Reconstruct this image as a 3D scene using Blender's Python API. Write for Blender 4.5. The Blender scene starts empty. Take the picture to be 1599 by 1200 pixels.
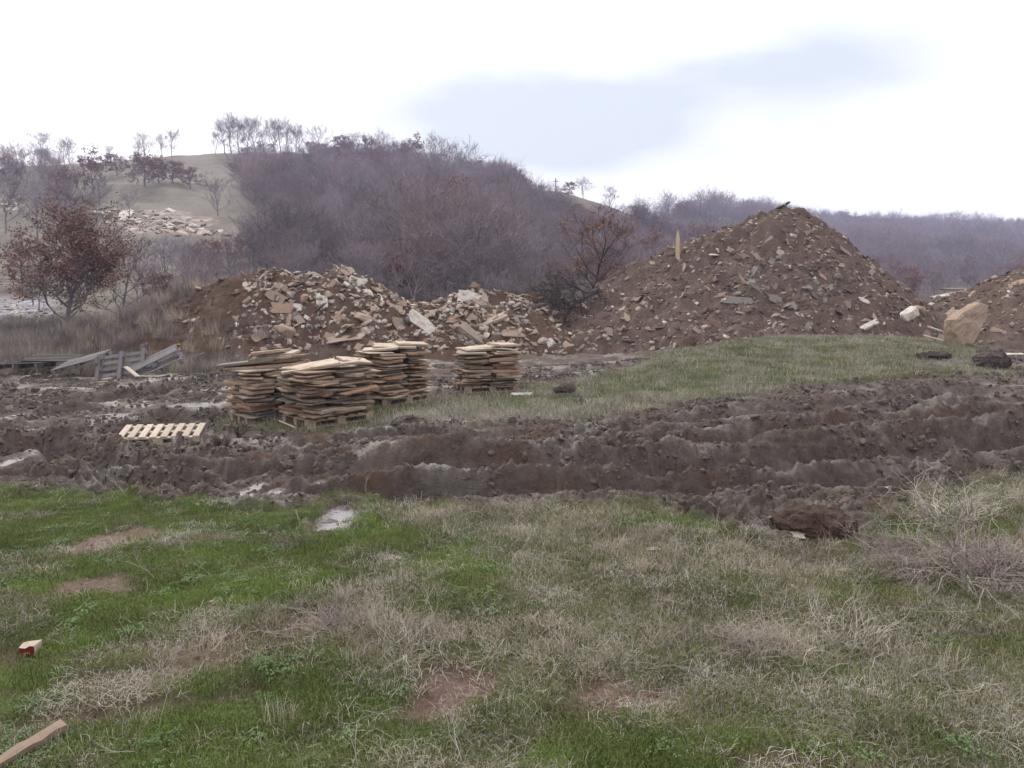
import bpy, math, random
import numpy as np
from mathutils import Vector, Matrix, Euler
R = math.radians
random.seed(7); rng = np.random.default_rng(7)
scene = bpy.context.scene
C = scene.collection

# ------------------------------------------------------------------ camera
EYE = 1.6; FPX = 1231.0; CX, CY = 799.5, 600.0; HOR = 430.0
PITCH = math.atan((CY - HOR) / FPX)
cam_d = bpy.data.cameras.new('camera'); cam = bpy.data.objects.new('camera', cam_d); C.objects.link(cam)
cam.location = (0, 0, EYE); cam.rotation_euler = (math.pi / 2 - PITCH, 0, 0)
cam_d.sensor_width = 36; cam_d.lens = 36 * FPX / 1599.0
cam_d.clip_start = 0.05; cam_d.clip_end = 6000
scene.camera = cam

# ------------------------------------------------------------------ sky
SUN_EL, SUN_ROT = 38.0, -25.0
w = bpy.data.worlds.new('World'); scene.world = w; w.use_nodes = True
nt = w.node_tree; N = nt.nodes; L = nt.links; N.clear()
def wn(t, **k):
    n = N.new(t)
    for a, b in k.items(): setattr(n, a, b)
    return n
def pixdir(u, v):
    d = Vector(((u - CX) / FPX, 0, 0)) + Vector((0, math.sin(PITCH), math.cos(PITCH))) * (-(v - CY) / FPX) + Vector((0, math.cos(PITCH), -math.sin(PITCH)))
    return d.normalized()
out = wn('ShaderNodeOutputWorld'); bg = wn('ShaderNodeBackground'); bg.inputs['Strength'].default_value = 0.1
sky = wn('ShaderNodeTexSky', sky_type='NISHITA', sun_disc=False)
sky.sun_elevation = R(SUN_EL); sky.sun_rotation = R(SUN_ROT)
tc = wn('ShaderNodeTexCoord')
mp = wn('ShaderNodeMapping'); mp.inputs['Scale'].default_value = (1.0, 1.0, 3.2)
L.new(tc.outputs['Generated'], mp.inputs['Vector'])
nz = wn('ShaderNodeTexNoise'); nz.inputs['Scale'].default_value = 3.1; nz.inputs['Detail'].default_value = 5; nz.inputs['Roughness'].default_value = .5
L.new(mp.outputs[0], nz.inputs['Vector'])
nz2 = wn('ShaderNodeTexNoise'); nz2.inputs['Scale'].default_value = 1.3; nz2.inputs['Detail'].default_value = 3
L.new(mp.outputs[0], nz2.inputs['Vector'])
def wm(op, a, b=None, c=None):
    n = wn('ShaderNodeMath', operation=op)
    for i, x in enumerate((a, b, c)):
        if x is None: continue
        if isinstance(x, (int, float)): n.inputs[i].default_value = x
        else: L.new(x, n.inputs[i])
    return n.outputs[0]
def lobe(u, v, ru, rv, amp):      # a cloud bank: an ellipse of directions
    d = pixdir(u, v)
    s = wn('ShaderNodeSeparateXYZ'); L.new(tc.outputs['Generated'], s.inputs[0])
    dx = wm('DIVIDE', wm('SUBTRACT', s.outputs[0], d.x), ru); dz = wm('DIVIDE', wm('SUBTRACT', s.outputs[2], d.z), rv)
    q = wm('ADD', wm('MULTIPLY', dx, dx), wm('MULTIPLY', dz, dz))
    front = wm('GREATER_THAN', s.outputs[1], 0.0)
    return wm('MULTIPLY', wm('MULTIPLY', wm('EXPONENT', wm('MULTIPLY', q, -1.0)), amp), front)
c1 = lobe(870, 160, .21, .070, .85)
c2 = lobe(1270, 95, .19, .045, .75)
c3 = wm('ADD', lobe(900, 215, .14, .03, .55), wm('ADD', lobe(1050, 150, .42, .11, .30), lobe(250, 60, .22, .06, .22)))
cs = wm('ADD', wm('ADD', c1, c2), c3)
fac = wm('MULTIPLY', cs, wm('MULTIPLY_ADD', nz.outputs[0], 2.0, -.18))
amb = wn('ShaderNodeMapRange', interpolation_type='SMOOTHSTEP'); L.new(nz2.outputs[0], amb.inputs[0])
amb.inputs[1].default_value = .50; amb.inputs[2].default_value = .75; amb.inputs[3].default_value = 0; amb.inputs[4].default_value = .35
fac = wm('ADD', fac, amb.outputs[0])
cl = wn('ShaderNodeClamp'); L.new(fac, cl.inputs[0])
mx = wn('ShaderNodeMix', data_type='RGBA'); L.new(cl.outputs[0], mx.inputs[0])
mx.inputs[6].default_value = (9.4, 9.25, 9.45, 1); mx.inputs[7].default_value = (4.9, 5.3, 5.85, 1)
mx2 = wn('ShaderNodeMix', data_type='RGBA'); mx2.inputs[0].default_value = .94
L.new(sky.outputs[0], mx2.inputs[6]); L.new(mx.outputs[2], mx2.inputs[7])
L.new(mx2.outputs[2], bg.inputs['Color']); L.new(bg.outputs[0], out.inputs['Surface'])

# ------------------------------------------------------------------ sun, exposure
sd = bpy.data.lights.new('sun', 'SUN'); sd.energy = 1.5; sd.angle = R(14); sd.color = (1, .95, .88)
so = bpy.data.objects.new('sun', sd); C.objects.link(so)
# overcast brightness from ahead and left
az = R(SUN_ROT); el = R(SUN_EL)
sdir = Vector((math.sin(az) * math.cos(el), math.cos(az) * math.cos(el), math.sin(el)))
so.rotation_euler = (-sdir).to_track_quat('-Z', 'Y').to_euler()
scene.view_settings.view_transform = 'Standard'; scene.view_settings.look = 'None'
scene.view_settings.exposure = 0.75; scene.view_settings.gamma = 1
scene.view_settings.use_curve_mapping = False
scene.cycles.max_bounces = 5; scene.cycles.diffuse_bounces = 3; scene.cycles.transparent_max_bounces = 4
scene.cycles.volume_bounces = 0
try: scene.cycles.use_denoising = True
except Exception: pass

# ------------------------------------------------------------------ helpers
def smooth(a, b, x):
    t = np.clip((x - a) / (b - a), 0, 1); return t * t * (3 - 2 * t)
_ga = np.random.default_rng(3).random(4096) * 2 * np.pi
_gx, _gy = np.cos(_ga), np.sin(_ga)
def perlin(x, y, seed=0):
    x = np.asarray(x, float); y = np.asarray(y, float)
    xi = np.floor(x).astype(np.int64); yi = np.floor(y).astype(np.int64)
    xf = x - xi; yf = y - yi
    def g(ix, iy, dx, dy):
        h = (ix * 73856093) ^ (iy * 19349663) ^ (seed * 83492791)
        h = (h ^ (h >> 13)) * 1274126177
        h = (h ^ (h >> 16)) & 4095
        return _gx[h] * dx + _gy[h] * dy
    u = xf ** 3 * (xf * (xf * 6 - 15) + 10); v = yf ** 3 * (yf * (yf * 6 - 15) + 10)
    a = g(xi, yi, xf, yf); b = g(xi + 1, yi, xf - 1, yf)
    c = g(xi, yi + 1, xf, yf - 1); d = g(xi + 1, yi + 1, xf - 1, yf - 1)
    return ((a + u * (b - a)) * (1 - v) + (c + u * (d - c)) * v) * 1.5
def fbm(x, y, seed=0, oct=4, gain=.5):
    s = 0; a = 1
    for i in range(oct):
        s = s + a * perlin(x * 2 ** i, y * 2 ** i, seed + i * 17); a *= gain
    return s
def billow(x, y, seed=0, oct=3, gain=.5):
    s = 0; a = 1
    for i in range(oct):
        s = s + a * (1 - 2.2 * np.abs(perlin(x * 2 ** i, y * 2 ** i, seed + i * 31))); a *= gain
    return s

def pix(u, v, Y):                 # the point at depth Y seen at photo pixel (u, v)
    d = pixdir(u, v); return Vector((d.x / d.y * Y, Y, EYE + d.z / d.y * Y))

# ------------------------------------------------------------------ terrain
TU = np.array([-400, 0, 400, 800, 1000, 1200, 1400, 1600, 2000])
TY = np.array([0.5, 2.4, 4.0, 5.2, 6.6, 8.0, 10, 12, 14, 16, 18, 20, 22.5, 26, 32, 40])
TZ = np.array([
 # -400    0     400    800   1000   1200   1400   1600   2000
 [  0.05, 0.02, 0.00,  0.00,  0.00,  0.00,  0.00,  0.02,  0.05],
 [  0.00, 0.00, 0.00,  0.00,  0.00,  0.00,  0.00,  0.02,  0.05],
 [ -0.15,-0.10,-0.04,  0.00,  0.00, -0.02, -0.02,  0.02,  0.05],
 [ -0.25,-0.22,-0.12, -0.05, -0.04, -0.12, -0.12, -0.02,  0.02],
 [ -0.42,-0.38,-0.32, -0.24, -0.22, -0.30, -0.22, -0.12, -0.05],
 [ -0.62,-0.60,-0.52, -0.42, -0.38, -0.36, -0.28, -0.20, -0.15],
 [ -0.90,-0.86,-0.74, -0.60, -0.54, -0.44, -0.34, -0.28, -0.25],
 [ -1.00,-0.96,-0.82, -0.70, -0.60, -0.46, -0.36, -0.34, -0.35],
 [ -1.02,-1.00,-0.86, -0.78, -0.64, -0.42, -0.32, -0.38, -0.40],
 [ -1.05,-1.03,-0.92, -0.84, -0.66, -0.34, -0.28, -0.44, -0.50],
 [ -1.05,-1.05,-0.98, -0.90, -0.68, -0.24, -0.22, -0.52, -0.60],
 [ -1.05,-1.05,-1.02, -0.95, -0.72, -0.14, -0.16, -0.60, -0.70],
 [ -1.10,-1.08,-1.05, -1.00, -0.80, -0.12, -0.12, -0.70, -0.80],
 [ -1.15,-1.12,-1.05, -1.05, -0.95, -0.60, -0.60, -0.85, -0.90],
 [ -1.30,-1.25,-1.10, -1.10, -1.10, -1.00, -1.00, -1.00, -1.00],
 [ -1.40,-1.40,-1.40, -1.35, -1.35, -1.30, -1.30, -1.30, -1.30]])
RU = np.array([-900, -400, 0, 100, 190, 300, 420, 500, 560, 620, 700, 760, 830, 900, 960, 1020, 1060, 1130, 1200, 1280, 1400, 1600, 2000, 2600])
RV = np.array([ 300, 280, 262, 256, 247, 240, 237, 241, 246, 247, 263, 281, 292, 299, 316, 335, 334, 334, 338, 351, 355, 360, 362, 365.])
RY = np.array([ 200, 200, 190, 190, 190, 205, 210, 212, 212, 212, 210, 208, 206, 208, 225, 300, 360, 400, 440, 520, 560, 600, 600, 600.])
FU = np.array([-900, 300, 900, 1100, 1300, 2600.]); FY = np.array([50, 50, 52, 75, 100, 100.]); FV = np.array([480, 480, 478, 468, 464, 464.])
NYG, NUG = 260, 260
_lu = np.linspace(-900, 2600, NUG); _ly = np.linspace(math.log(.5), math.log(1700), NYG)
def _table():
    Yv = np.exp(_ly)
    G = np.zeros((NYG, NUG))
    for j, u in enumerate(_lu):
        col = np.array([np.interp(u, TU, TZ[i]) for i in range(len(TY))])
        vr, yr = np.interp(u, RU, RV), np.interp(u, RU, RY)
        y0, v0 = np.interp(u, FU, FY), np.interp(u, FU, FV)
        zf = EYE + (HOR - v0) / FPX * y0
        near = np.interp(Yv, np.append(TY, y0), np.append(col, zf))
        s = np.clip((Yv - y0) / (yr - y0), 0, 1)
        vv = v0 + (vr - v0) * s ** .78
        hz = EYE + (HOR - vv) / FPX * Yv
        zr = EYE + (HOR - vr) / FPX * yr
        hz = np.where(Yv > yr, zr - (Yv - yr) * .10, hz)
        G[:, j] = np.where(Yv < y0, near, hz)
    for ax in (0, 1):
        n = 2 if ax == 0 else 3
        k = np.exp(-.5 * (np.arange(-2 * n, 2 * n + 1) / (n * .7)) ** 2); k /= k.sum()
        P = np.pad(G, [(2 * n, 2 * n) if a == ax else (0, 0) for a in (0, 1)], mode='edge')
        G = np.apply_along_axis(lambda m: np.convolve(m, k, 'valid'), ax, P)
    return G
GT = _table()
TH_MAX = R(46)
def polar(x, y):                  # -> photo column of the azimuth, and depth, both frozen beyond 46 degrees
    th = np.arctan2(x, y); r = np.hypot(x, y)
    tc_ = np.clip(th, -TH_MAX, TH_MAX)
    return CX + FPX * np.tan(tc_), np.maximum(r * np.cos(tc_), .5)
def base_z(x, y):
    u, Y = polar(x, y)
    a = np.clip((u + 900) / 3500 * (NUG - 1), 0, NUG - 1.001); b = np.clip((np.log(Y) - _ly[0]) / (_ly[-1] - _ly[0]) * (NYG - 1), 0, NYG - 1.001)
    i = b.astype(int); j = a.astype(int); fa = a - j; fb = b - i
    return (GT[i, j] * (1 - fa) + GT[i, j + 1] * fa) * (1 - fb) + (GT[i + 1, j] * (1 - fa) + GT[i + 1, j + 1] * fa) * fb
def hit(u, v, ymin=1.5, ymax=44.):   # where the sight line of a photo pixel meets the ground
    d = pixdir(u, v)
    Y = np.exp(np.linspace(math.log(ymin), math.log(ymax), 1500))
    x = d.x / d.y * Y; z = EYE + d.z / d.y * Y
    k = np.argmax(z < base_z(x, Y))
    if z[k] >= base_z(x[k:k+1], Y[k:k+1])[0]: k = len(Y) - 1
    return float(x[k]), float(Y[k])
def hill_pt(u, v):
    vr, yr = np.interp(u, RU, RV), np.interp(u, RU, RY); y0, v0 = np.interp(u, FU, FY), np.interp(u, FU, FV)
    s = min(max((v - v0) / (vr - v0), 0), 1.0) ** (1 / .78)
    Y = y0 + s * (yr - y0); return float((u - CX) / FPX * Y), float(Y)

def inpoly(x, y, poly):
    c = np.zeros(x.shape, bool); n = len(poly)
    for i in range(n):
        x1, y1 = poly[i]; x2, y2 = poly[(i + 1) % n]
        if y1 == y2: continue
        m = ((y1 > y) != (y2 > y)) & (x < (x2 - x1) * (y - y1) / (y2 - y1) + x1)
        c ^= m
    return c
def seg_dist(x, y, pts, closed=False):
    d = np.full(x.shape, 1e9)
    n = len(pts)
    for i in range(n if closed else n - 1):
        ax, ay = pts[i]; bx, by = pts[(i + 1) % n]
        l2 = (bx - ax) ** 2 + (by - ay) ** 2 + 1e-9
        t = np.clip(((x - ax) * (bx - ax) + (y - ay) * (by - ay)) / l2, 0, 1)
        d = np.minimum(d, np.hypot(x - ax - t * (bx - ax), y - ay - t * (by - ay)))
    return d
def sdpoly(x, y, poly):
    d = seg_dist(x, y, poly, True); return np.where(inpoly(x, y, poly), d, -d)

# near edge of the mud (photo pixels -> ground), as depth over x
_near_px = [(-300, 770), (0, 768), (120, 780), (250, 792), (400, 797), (520, 800), (640, 798), (780, 800), (920, 798), (1040, 806), (1120, 825), (1200, 856), (1290, 872), (1345, 850), (1400, 800), (1450, 778), (1520, 762), (1600, 752), (1900, 740)]
NEAR = [hit(*p) for p in _near_px]
_nx = np.array([p[0] for p in NEAR]); _ny = np.array([p[1] for p in NEAR])
_o = np.argsort(_nx); _nx, _ny = _nx[_o], _ny[_o]
_isl = [(338, 655), (352, 672), (440, 682), (560, 683), (640, 664), (760, 662), (900, 660), (1000, 650), (1100, 629), (1200, 615), (1300, 601), (1400, 590), (1500, 588), (1590, 592), (1570, 572), (1535, 556), (1480, 537), (1350, 523), (1200, 524), (1100, 532), (1040, 552), (990, 574), (900, 598), (830, 603), (700, 622), (640, 618), (500, 640)]
ISLAND = [hit(*p) for p in _isl]
_far_px = [(-300, 586), (0, 584), (140, 592), (300, 588), (420, 572), (560, 556), (700, 556), (860, 560), (1000, 556)]
FAR = [hit(*p) for p in _far_px] + [(6.0, 27.5), (14, 27), (40, 28)]
_fx = np.array([p[0] for p in FAR]); _fy = np.array([p[1] for p in FAR])
_o = np.argsort(_fx); _fx, _fy = _fx[_o], _fy[_o]

PUDDLES = []     # (x, y, rx, ry, rot)
def pud(u, v, ru, rv, rot=0.0):
    x, y = hit(u, v); x2, y2 = hit(u, v - rv); x1, _ = hit(u + ru, v)
    PUDDLES.append((x, y, max(x1 - x, .05) * 1.1, max(y2 - y, .05) * 1.3, rot))
pud(526, 819, 24, 8.5); pud(408, 776, 25, 5); pud(430, 779, 12, 3); pud(300, 646, 26, 3.2, .05); pud(262, 636, 24, 2.2, .15); pud(316, 624, 22, 2.2, .12)
pud(235, 640, 20, 3, .1); pud(165, 664, 32, 4, .1)
for a_ in [(8, 658, 9, 3), (26, 668, 10, 3), (43, 678, 9, 3.2), (58, 687, 9, 3), (76, 693, 8, 2.4), (110, 700, 11, 2.2)]: pud(*a_)
pud(4, 742, 12, 5); pud(500, 781, 10, 2.5); pud(215, 610, 22, 2.5, .05); pud(630, 575, 34, 4)
DIRT = []        # worn bare soil in the grass: x, y, rx, ry, strength
def dirt(u, v, ru, rv, s=1.):
    x, y = hit(u, v); x2, y2 = hit(u, v - rv); x1, _ = hit(u + ru, v)
    DIRT.append((x, y, (x1 - x) * 1.25, (y2 - y) * 1.3, s))
for a_ in [(185, 838, 46, 17), (140, 915, 60, 13, .9), (80, 930, 30, 8, .8), (705, 1070, 66, 34), (995, 1088, 80, 30), (1190, 1192, 75, 18), (170, 1105, 55, 8, .6), (500, 960, 50, 10, .6), (300, 1030, 50, 10, .5), (640, 865, 40, 6, .5), (1240, 905, 40, 8, .5), (590, 1010, 40, 10, .3)]: dirt(*a_)
STREAKS = [[hit(*p) for p in q] for q in ([(-60, 1028), (80, 1022), (200, 1008), (330, 1000), (420, 985), (520, 960), (590, 940)], [(-60, 1090), (60, 1070), (200, 1055), (330, 1040), (450, 1010)], [(-60, 1135), (80, 1124), (200, 1105), (300, 1095), (380, 1088)])]
RIDGE_DRY = [[hit(*p) for p in q] for q in ([(400, 985), (480, 965), (560, 945), (620, 925)], [(1040, 842), (1120, 866), (1200, 898), (1290, 925)], [(640, 812), (720, 806), (800, 812)], [(560, 1010), (640, 1000), (760, 985), (880, 1010)], [(1080, 1000), (1180, 1010), (1300, 1000), (1420, 1030)], [(880, 830), (980, 850), (1060, 870), (940, 880)], [(1330, 870), (1430, 880), (1560, 860)])]

_rr_px = [(-300, 770), (0, 766), (250, 786), (520, 794), (780, 794), (1000, 792), (1200, 790), (1400, 776), (1600, 752), (1900, 740)]
_rp = [hit(*p) for p in _rr_px]; _rx = np.array([p[0] for p in _rp]); _ry = np.array([p[1] for p in _rp]); _o = np.argsort(_rx); _rx, _ry = _rx[_o], _ry[_o]
RUTS = [(.05, .10, .20), (.17, .30, .34), (.36, .30, .26), (.52, .24, .22), (.68, .34, .20), (.84, .24, .18), (.95, .3, .12)]
def masks(x, y):
    """mud, island signed distance, bare dirt, dry, wet, depth fraction in the track"""
    wob = .16 * fbm(x * 1.6, y * 1.6, 5, 3) + .05 * perlin(x * 9, y * 9, 8)
    yn = np.interp(x, _nx, _ny); yf = np.interp(x, _fx, _fy)
    u, Y = polar(x, y)
    dn = (y - yn) * .85
    di = sdpoly(x, y, ISLAND)
    mud = smooth(-.10, .16, dn + wob) * smooth(.14, -.10, di + wob * 1.1) * smooth(.5, -.4, y - yf + wob * 2)
    mud = np.where(y < 1.5, 0, mud)
    # the track's own far edge in front of the island
    island_front = np.interp(x, [p[0] for p in ISLAND[1:14]], [p[1] for p in ISLAND[1:14]])
    left = smooth(-3.8, -6.5, x)
    ftop = island_front * (1 - left) + (yf - 1.5) * left
    yr_ = np.interp(x, _rx, _ry)
    q = (y - yr_) / np.maximum(ftop - yr_, .5)
    for (a, b, ra, rb, rot) in PUDDLES: mud = np.maximum(mud, smooth(1.9, 1.25, np.sqrt(((x - a) / ra) ** 2 + ((y - b) / rb) ** 2) + .25 * perlin(x * 6, y * 6, 43)))
    dirtm = np.zeros(x.shape)
    for (a, b, ra, rb, s) in DIRT:
        e = ((x - a) / ra) ** 2 + ((y - b) / rb) ** 2
        dirtm = np.maximum(dirtm, s * smooth(1.5, .55, e + 1.1 * fbm(x * 5, y * 5, 41, 3)))
    for st in STREAKS:
        d = seg_dist(x, y, st)
        dirtm = np.maximum(dirtm, .62 * 1.25 * smooth(.15, .03, d + .07 * fbm(x * 5, y * 5, 44, 2)))
    dry = smooth(-.25, .55, fbm(x * .9, y * 1.3, 61, 4) + .75 * smooth(-1.7, .2, x) - .30)
    for st in RIDGE_DRY:
        dry = np.maximum(dry, smooth(.40, .08, seg_dist(x, y, st) + .12 * fbm(x * 3, y * 3, 46, 2)))
    dry = np.where(di > -.3, np.clip(.35 + .9 * fbm(x * .5, y * .6, 71, 3) + .8 * smooth(14.5, 11.8, y), 0, 1), dry)
    return mud, di, dirtm, dry, q, yn
def _pad(u, v, Y, yaw, dz, rad, corner=True):
    p = pix(u, v, Y); a = R(yaw)
    cx = p.x + (math.cos(a) * .6 - math.sin(a) * .4 if corner else 0); cy = p.y + (math.sin(a) * .6 + math.cos(a) * .4 if corner else 0)
    return (cx, cy, rad, p.z + dz)
PADS = [_pad(386, 667, 12.75, 38, -.01, .85), _pad(481, 671, 11.95, 44, -.01, .85), _pad(602, 636, 14.2, 50, -.01, .85), _pad(727, 615, 16.4, 18, -.01, .85), _pad(254, 684, 12.3, 0, -.03, 1.0, False), _pad(185, 592, 19.2, 0, -.05, 1.6, False)]
def height(x, y, detail=True, M=None):
    x = np.asarray(x, float); y = np.asarray(y, float)
    z = base_z(x, y)
    mud, di, dirtm, dry, q, yn = M if M is not None else masks(x, y)
    u, Y = polar(x, y)
    near = smooth(45, 30, Y)
    # soft unevenness of the meadow
    z = z + near * (1 - mud) * (.035 * fbm(x * .8, y * .8, 11, 3) + .012 * fbm(x * 5, y * 5, 12, 2))
    z = z - dirtm * (1 - mud) * .02
    for st in STREAKS: z = z - .035 * smooth(.16, .0, seg_dist(x, y, st)) * (1 - mud)
    # ruts
    qq = q + .035 * fbm(x * .35, y * .2, 21, 2) + .012 * fbm(x * 2.2, y * 2.2, 22, 3)
    ftw = np.where(x < -4, 10., 5.5)
    amp_x = .80 + .55 * perlin(x * .55, y * .25, 23)
    r = np.zeros(x.shape)
    for k, (qc, wd, dp) in enumerate(RUTS):
        d = (qq - qc) * ftw / wd
        a = dp * (.8 + .35 * perlin(x * .3 + k * 7.3, y * .1 + k, 25 + k))
        a = a * 1.15
        r = r - a * np.exp(-d * d * 1.2) * 1.25
        r = r + a * .85 * np.exp(-((d - 1.9) / .75) ** 2) + a * .35 * np.exp(-((d + 1.8) / .6) ** 2)
    r = r * smooth(1.25, .95, q) * smooth(-.05, .05, q)
    z = z + mud * r * amp_x
    # behind the stacks the track is shallower
    back = smooth(1.0, 1.3, q)
    z = z + mud * back * .10 * np.sin((y + .12 * x) * 3.1 + 2 * perlin(x * .3, y * .3, 27))
    # clods
    soft = smooth(-.1, .45, perlin(x * .55, y * .8, 29))          # smoother driven-over zones
    rough = 1 - .72 * soft
    wx = x + .16 * perlin(x * 2.7, y * 2.7, 301) + .05 * perlin(x * 9, y * 9, 303); wy = y + .16 * perlin(x * 2.7, y * 2.7, 302) + .05 * perlin(x * 9, y * 9, 304)
    cl = .050 * billow(x * 1.5, y * 2.6, 31, 3, .6) * rough + .026 * billow(wx * 4.6, wy * 6.0, 33, 3, .62) * (rough * .85 + .15) + .030 * fbm(wx * 3.3, wy * 5.0, 36, 5, .65) * (rough * .85 + .15) * (1 + .8 * perlin(x * 1.1, y * 1.1, 34)) + .016 * billow(x * 15, y * 15, 35, 2)
    far_soft = smooth(24, 9, Y) * .7 + .3
    z = z + mud * near * cl * far_soft
    # broken turf rim along both edges
    edge = mud * (1 - mud) * 4
    z = z + edge * .05 * billow(x * 3, y * 3, 37, 2) * near
    for (a, b, rd, zz) in PADS:
        m = smooth(1.45, .85, np.hypot(x - a, y - b) / rd); z = z * (1 - m) + m * (zz + (z - base_z(x, y)) * .12)
    for (a, b, ra, rb, rot) in PUDDLES:
        e = np.sqrt(((x - a) / (ra * 1.25)) ** 2 + ((y - b) / (rb * 1.25)) ** 2)
        m = smooth(1.95, 1.3, e)
        zp = PZ.get((a, b))
        if zp is not None: z = z * (1 - m) + m * (zp - .012 * smooth(1.2, .7, e) + .020 * fbm((x - a) / ra * 1.3, (y - b) / rb * 2.6, 39, 3) + .04 * smooth(.85, 1.3, e))
    # hillsides
    hm = smooth(45, 70, Y)
    z = z + hm * (.8 * fbm(x * .03, y * .03, 51, 3) + .25 * fbm(x * .15, y * .15, 53, 3)) * np.minimum(1, Y / 120)
    return z
PZ = {}
for p in PUDDLES:
    a, b, ra, rb, rot = p
    xs = np.array([a, a + ra * .6, a - ra * .6, a, a]); ys = np.array([b, b, b, b + rb * .6, b - rb * .6])
    hz = height(xs, ys); PZ_val = float(np.sort(hz)[3 if b > 6.5 else 1]) + (.05 if b > 8 else 0)
    PZ[(a, b)] = PZ_val
def gz(x, y): return float(height(np.array([float(x)]), np.array([float(y)]))[0])

# ------------------------------------------------------------------ materials
def mat(name, rough=.9, spec=.3):
    m = bpy.data.materials.new(name); m.use_nodes = True
    b = m.node_tree.nodes['Principled BSDF']; b.inputs['Roughness'].default_value = rough
    b.inputs['Specular IOR Level'].default_value = spec
    return m, m.node_tree, b
class G:
    def __init__(s, m): s.t = m.node_tree; s.n = s.t.nodes; s.l = s.t.links
    def node(s, t, **k):
        n = s.n.new(t)
        for a, b in k.items(): setattr(n, a, b)
        return n
    def put(s, inp, v):
        if isinstance(v, (int, float)): inp.default_value = v
        elif isinstance(v, tuple): inp.default_value = v if len(v) == 4 else (*v, 1)
        else: s.l.new(v, inp)
    def noise(s, scale, detail=4, rough=.55, vec=None, dist=0):
        n = s.node('ShaderNodeTexNoise'); n.inputs['Scale'].default_value = scale; n.inputs['Detail'].default_value = detail
        n.inputs['Roughness'].default_value = rough; n.inputs['Distortion'].default_value = dist
        if vec is not None: s.l.new(vec, n.inputs['Vector'])
        return n.outputs[0]
    def mix(s, f, a, b, mode='MIX'):
        n = s.node('ShaderNodeMix', data_type='RGBA', blend_type=mode)
        s.put(n.inputs[0], f); s.put(n.inputs[6], a); s.put(n.inputs[7], b); return n.outputs[2]
    def rng(s, v, a, b, c=0., d=1.):
        n = s.node('ShaderNodeMapRange'); s.put(n.inputs[0], v)
        for i, q in enumerate((a, b, c, d)): n.inputs[i + 1].default_value = q
        return n.outputs[0]
    def math(s, op, a, b=0.):
        n = s.node('ShaderNodeMath', operation=op); s.put(n.inputs[0], a); s.put(n.inputs[1], b); return n.outputs[0]
    def attr(s, name):
        n = s.node('ShaderNodeAttribute', attribute_name=name); return n.outputs['Fac']
    def ramp(s, v, stops):
        n = s.node('ShaderNodeValToRGB'); s.put(n.inputs[0], v); e = n.color_ramp.elements
        while len(e) > 1: e.remove(e[-1])
        e[0].position, e[0].color = stops[0][0], (*stops[0][1], 1)
        for p, c in stops[1:]:
            x = e.new(p); x.color = (*c, 1)
        return n.outputs[0]
    def bump(s, h, strength=.5, dist=.02, normal=None):
        n = s.node('ShaderNodeBump'); n.inputs['Strength'].default_value = strength; n.inputs['Distance'].default_value = dist
        s.put(n.inputs['Height'], h)
        if normal is not None: s.l.new(normal, n.inputs['Normal'])
        return n.outputs[0]
    def pos(s): return s.node('ShaderNodeNewGeometry').outputs['Position']
    def objc(s): return s.node('ShaderNodeTexCoord').outputs['Object']
    def rand(s): return s.node('ShaderNodeObjectInfo').outputs['Random']

# ground: kinds of cover come as masks, the material gives colour, grain and wetness
M_ground, t_, b_ = mat('ground_cover'); g = G(M_ground)
P = g.pos()
n1 = g.noise(1.3, 5, .6, P); n2 = g.noise(7, 5, .65, P); n3 = g.noise(34, 5, .7, P); n4 = g.noise(.45, 4, .6, P)
mudc = g.ramp(n2, [(.3, (.055, .042, .035)), (.5, (.094, .073, .062)), (.62, (.130, .106, .093)), (.75, (.185, .156, .14))])
mudc = g.mix(g.rng(n1, .5, .68), mudc, (.105, .066, .045), 'MIX')
mudc = g.mix(g.rng(n3, .45, .7, 0, .45), mudc, (.15, .12, .108))
grassc = g.ramp(n2, [(.3, (.050, .075, .020)), (.5, (.085, .125, .032)), (.7, (.13, .155, .055))])
dryc = g.ramp(n3, [(.3, (.095, .085, .052)), (.52, (.155, .140, .092)), (.72, (.25, .22, .17))])
mossc = g.mix(g.rng(n1, .45, .65), (.085, .085, .025), (.10, .072, .035))
dryc = g.mix(.30, dryc, mossc)
dirtc = g.ramp(n3, [(.3, (.12, .076, .058)), (.55, (.185, .125, .10)), (.75, (.28, .21, .175))])
litter = g.ramp(g.noise(.25, 6, .7, P), [(.3, (.050, .036, .034)), (.5, (.080, .058, .050)), (.7, (.11, .075, .055))])
hillg = g.ramp(g.noise(.11, 9, .78, P), [(.34, (.060, .048, .040)), (.46, (.110, .095, .065)), (.54, (.155, .128, .10)), (.62, (.10, .092, .058)), (.72, (.080, .060, .052))])
pale = g.ramp(g.noise(1.6, 8, .8, P), [(.38, (.10, .085, .085)), (.5, (.25, .23, .24)), (.60, (.46, .46, .50))])
quar = g.ramp(g.noise(.7, 8, .8, P), [(.4, (.12, .085, .062)), (.52, (.24, .19, .15)), (.6, (.50, .45, .40))])
col = g.mix(g.attr('dry'), grassc, dryc)
col = g.mix(g.attr('dirt'), col, dirtc)
col = g.mix(g.attr('mud'), col, mudc)
col = g.mix(g.attr('hill'), col, hillg)
col = g.mix(g.attr('wood'), col, litter)
col = g.mix(g.attr('pale'), col, pale)
col = g.mix(g.attr('quarry'), col, quar)
g.put(b_.inputs['Base Color'], col)
wet = g.math('MULTIPLY', g.attr('mud'), g.rng(g.noise(1.1, 4, .6, P), .48, .62))
g.put(b_.inputs['Roughness'], g.math('SUBTRACT', g.rng(n3, .3, .7, .95, .75), g.math('MULTIPLY', wet, .42)))
g.put(b_.inputs['Specular IOR Level'], g.math('MULTIPLY_ADD', wet, .45) if False else g.math('ADD', g.math('MULTIPLY', wet, .40), .15))
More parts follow.
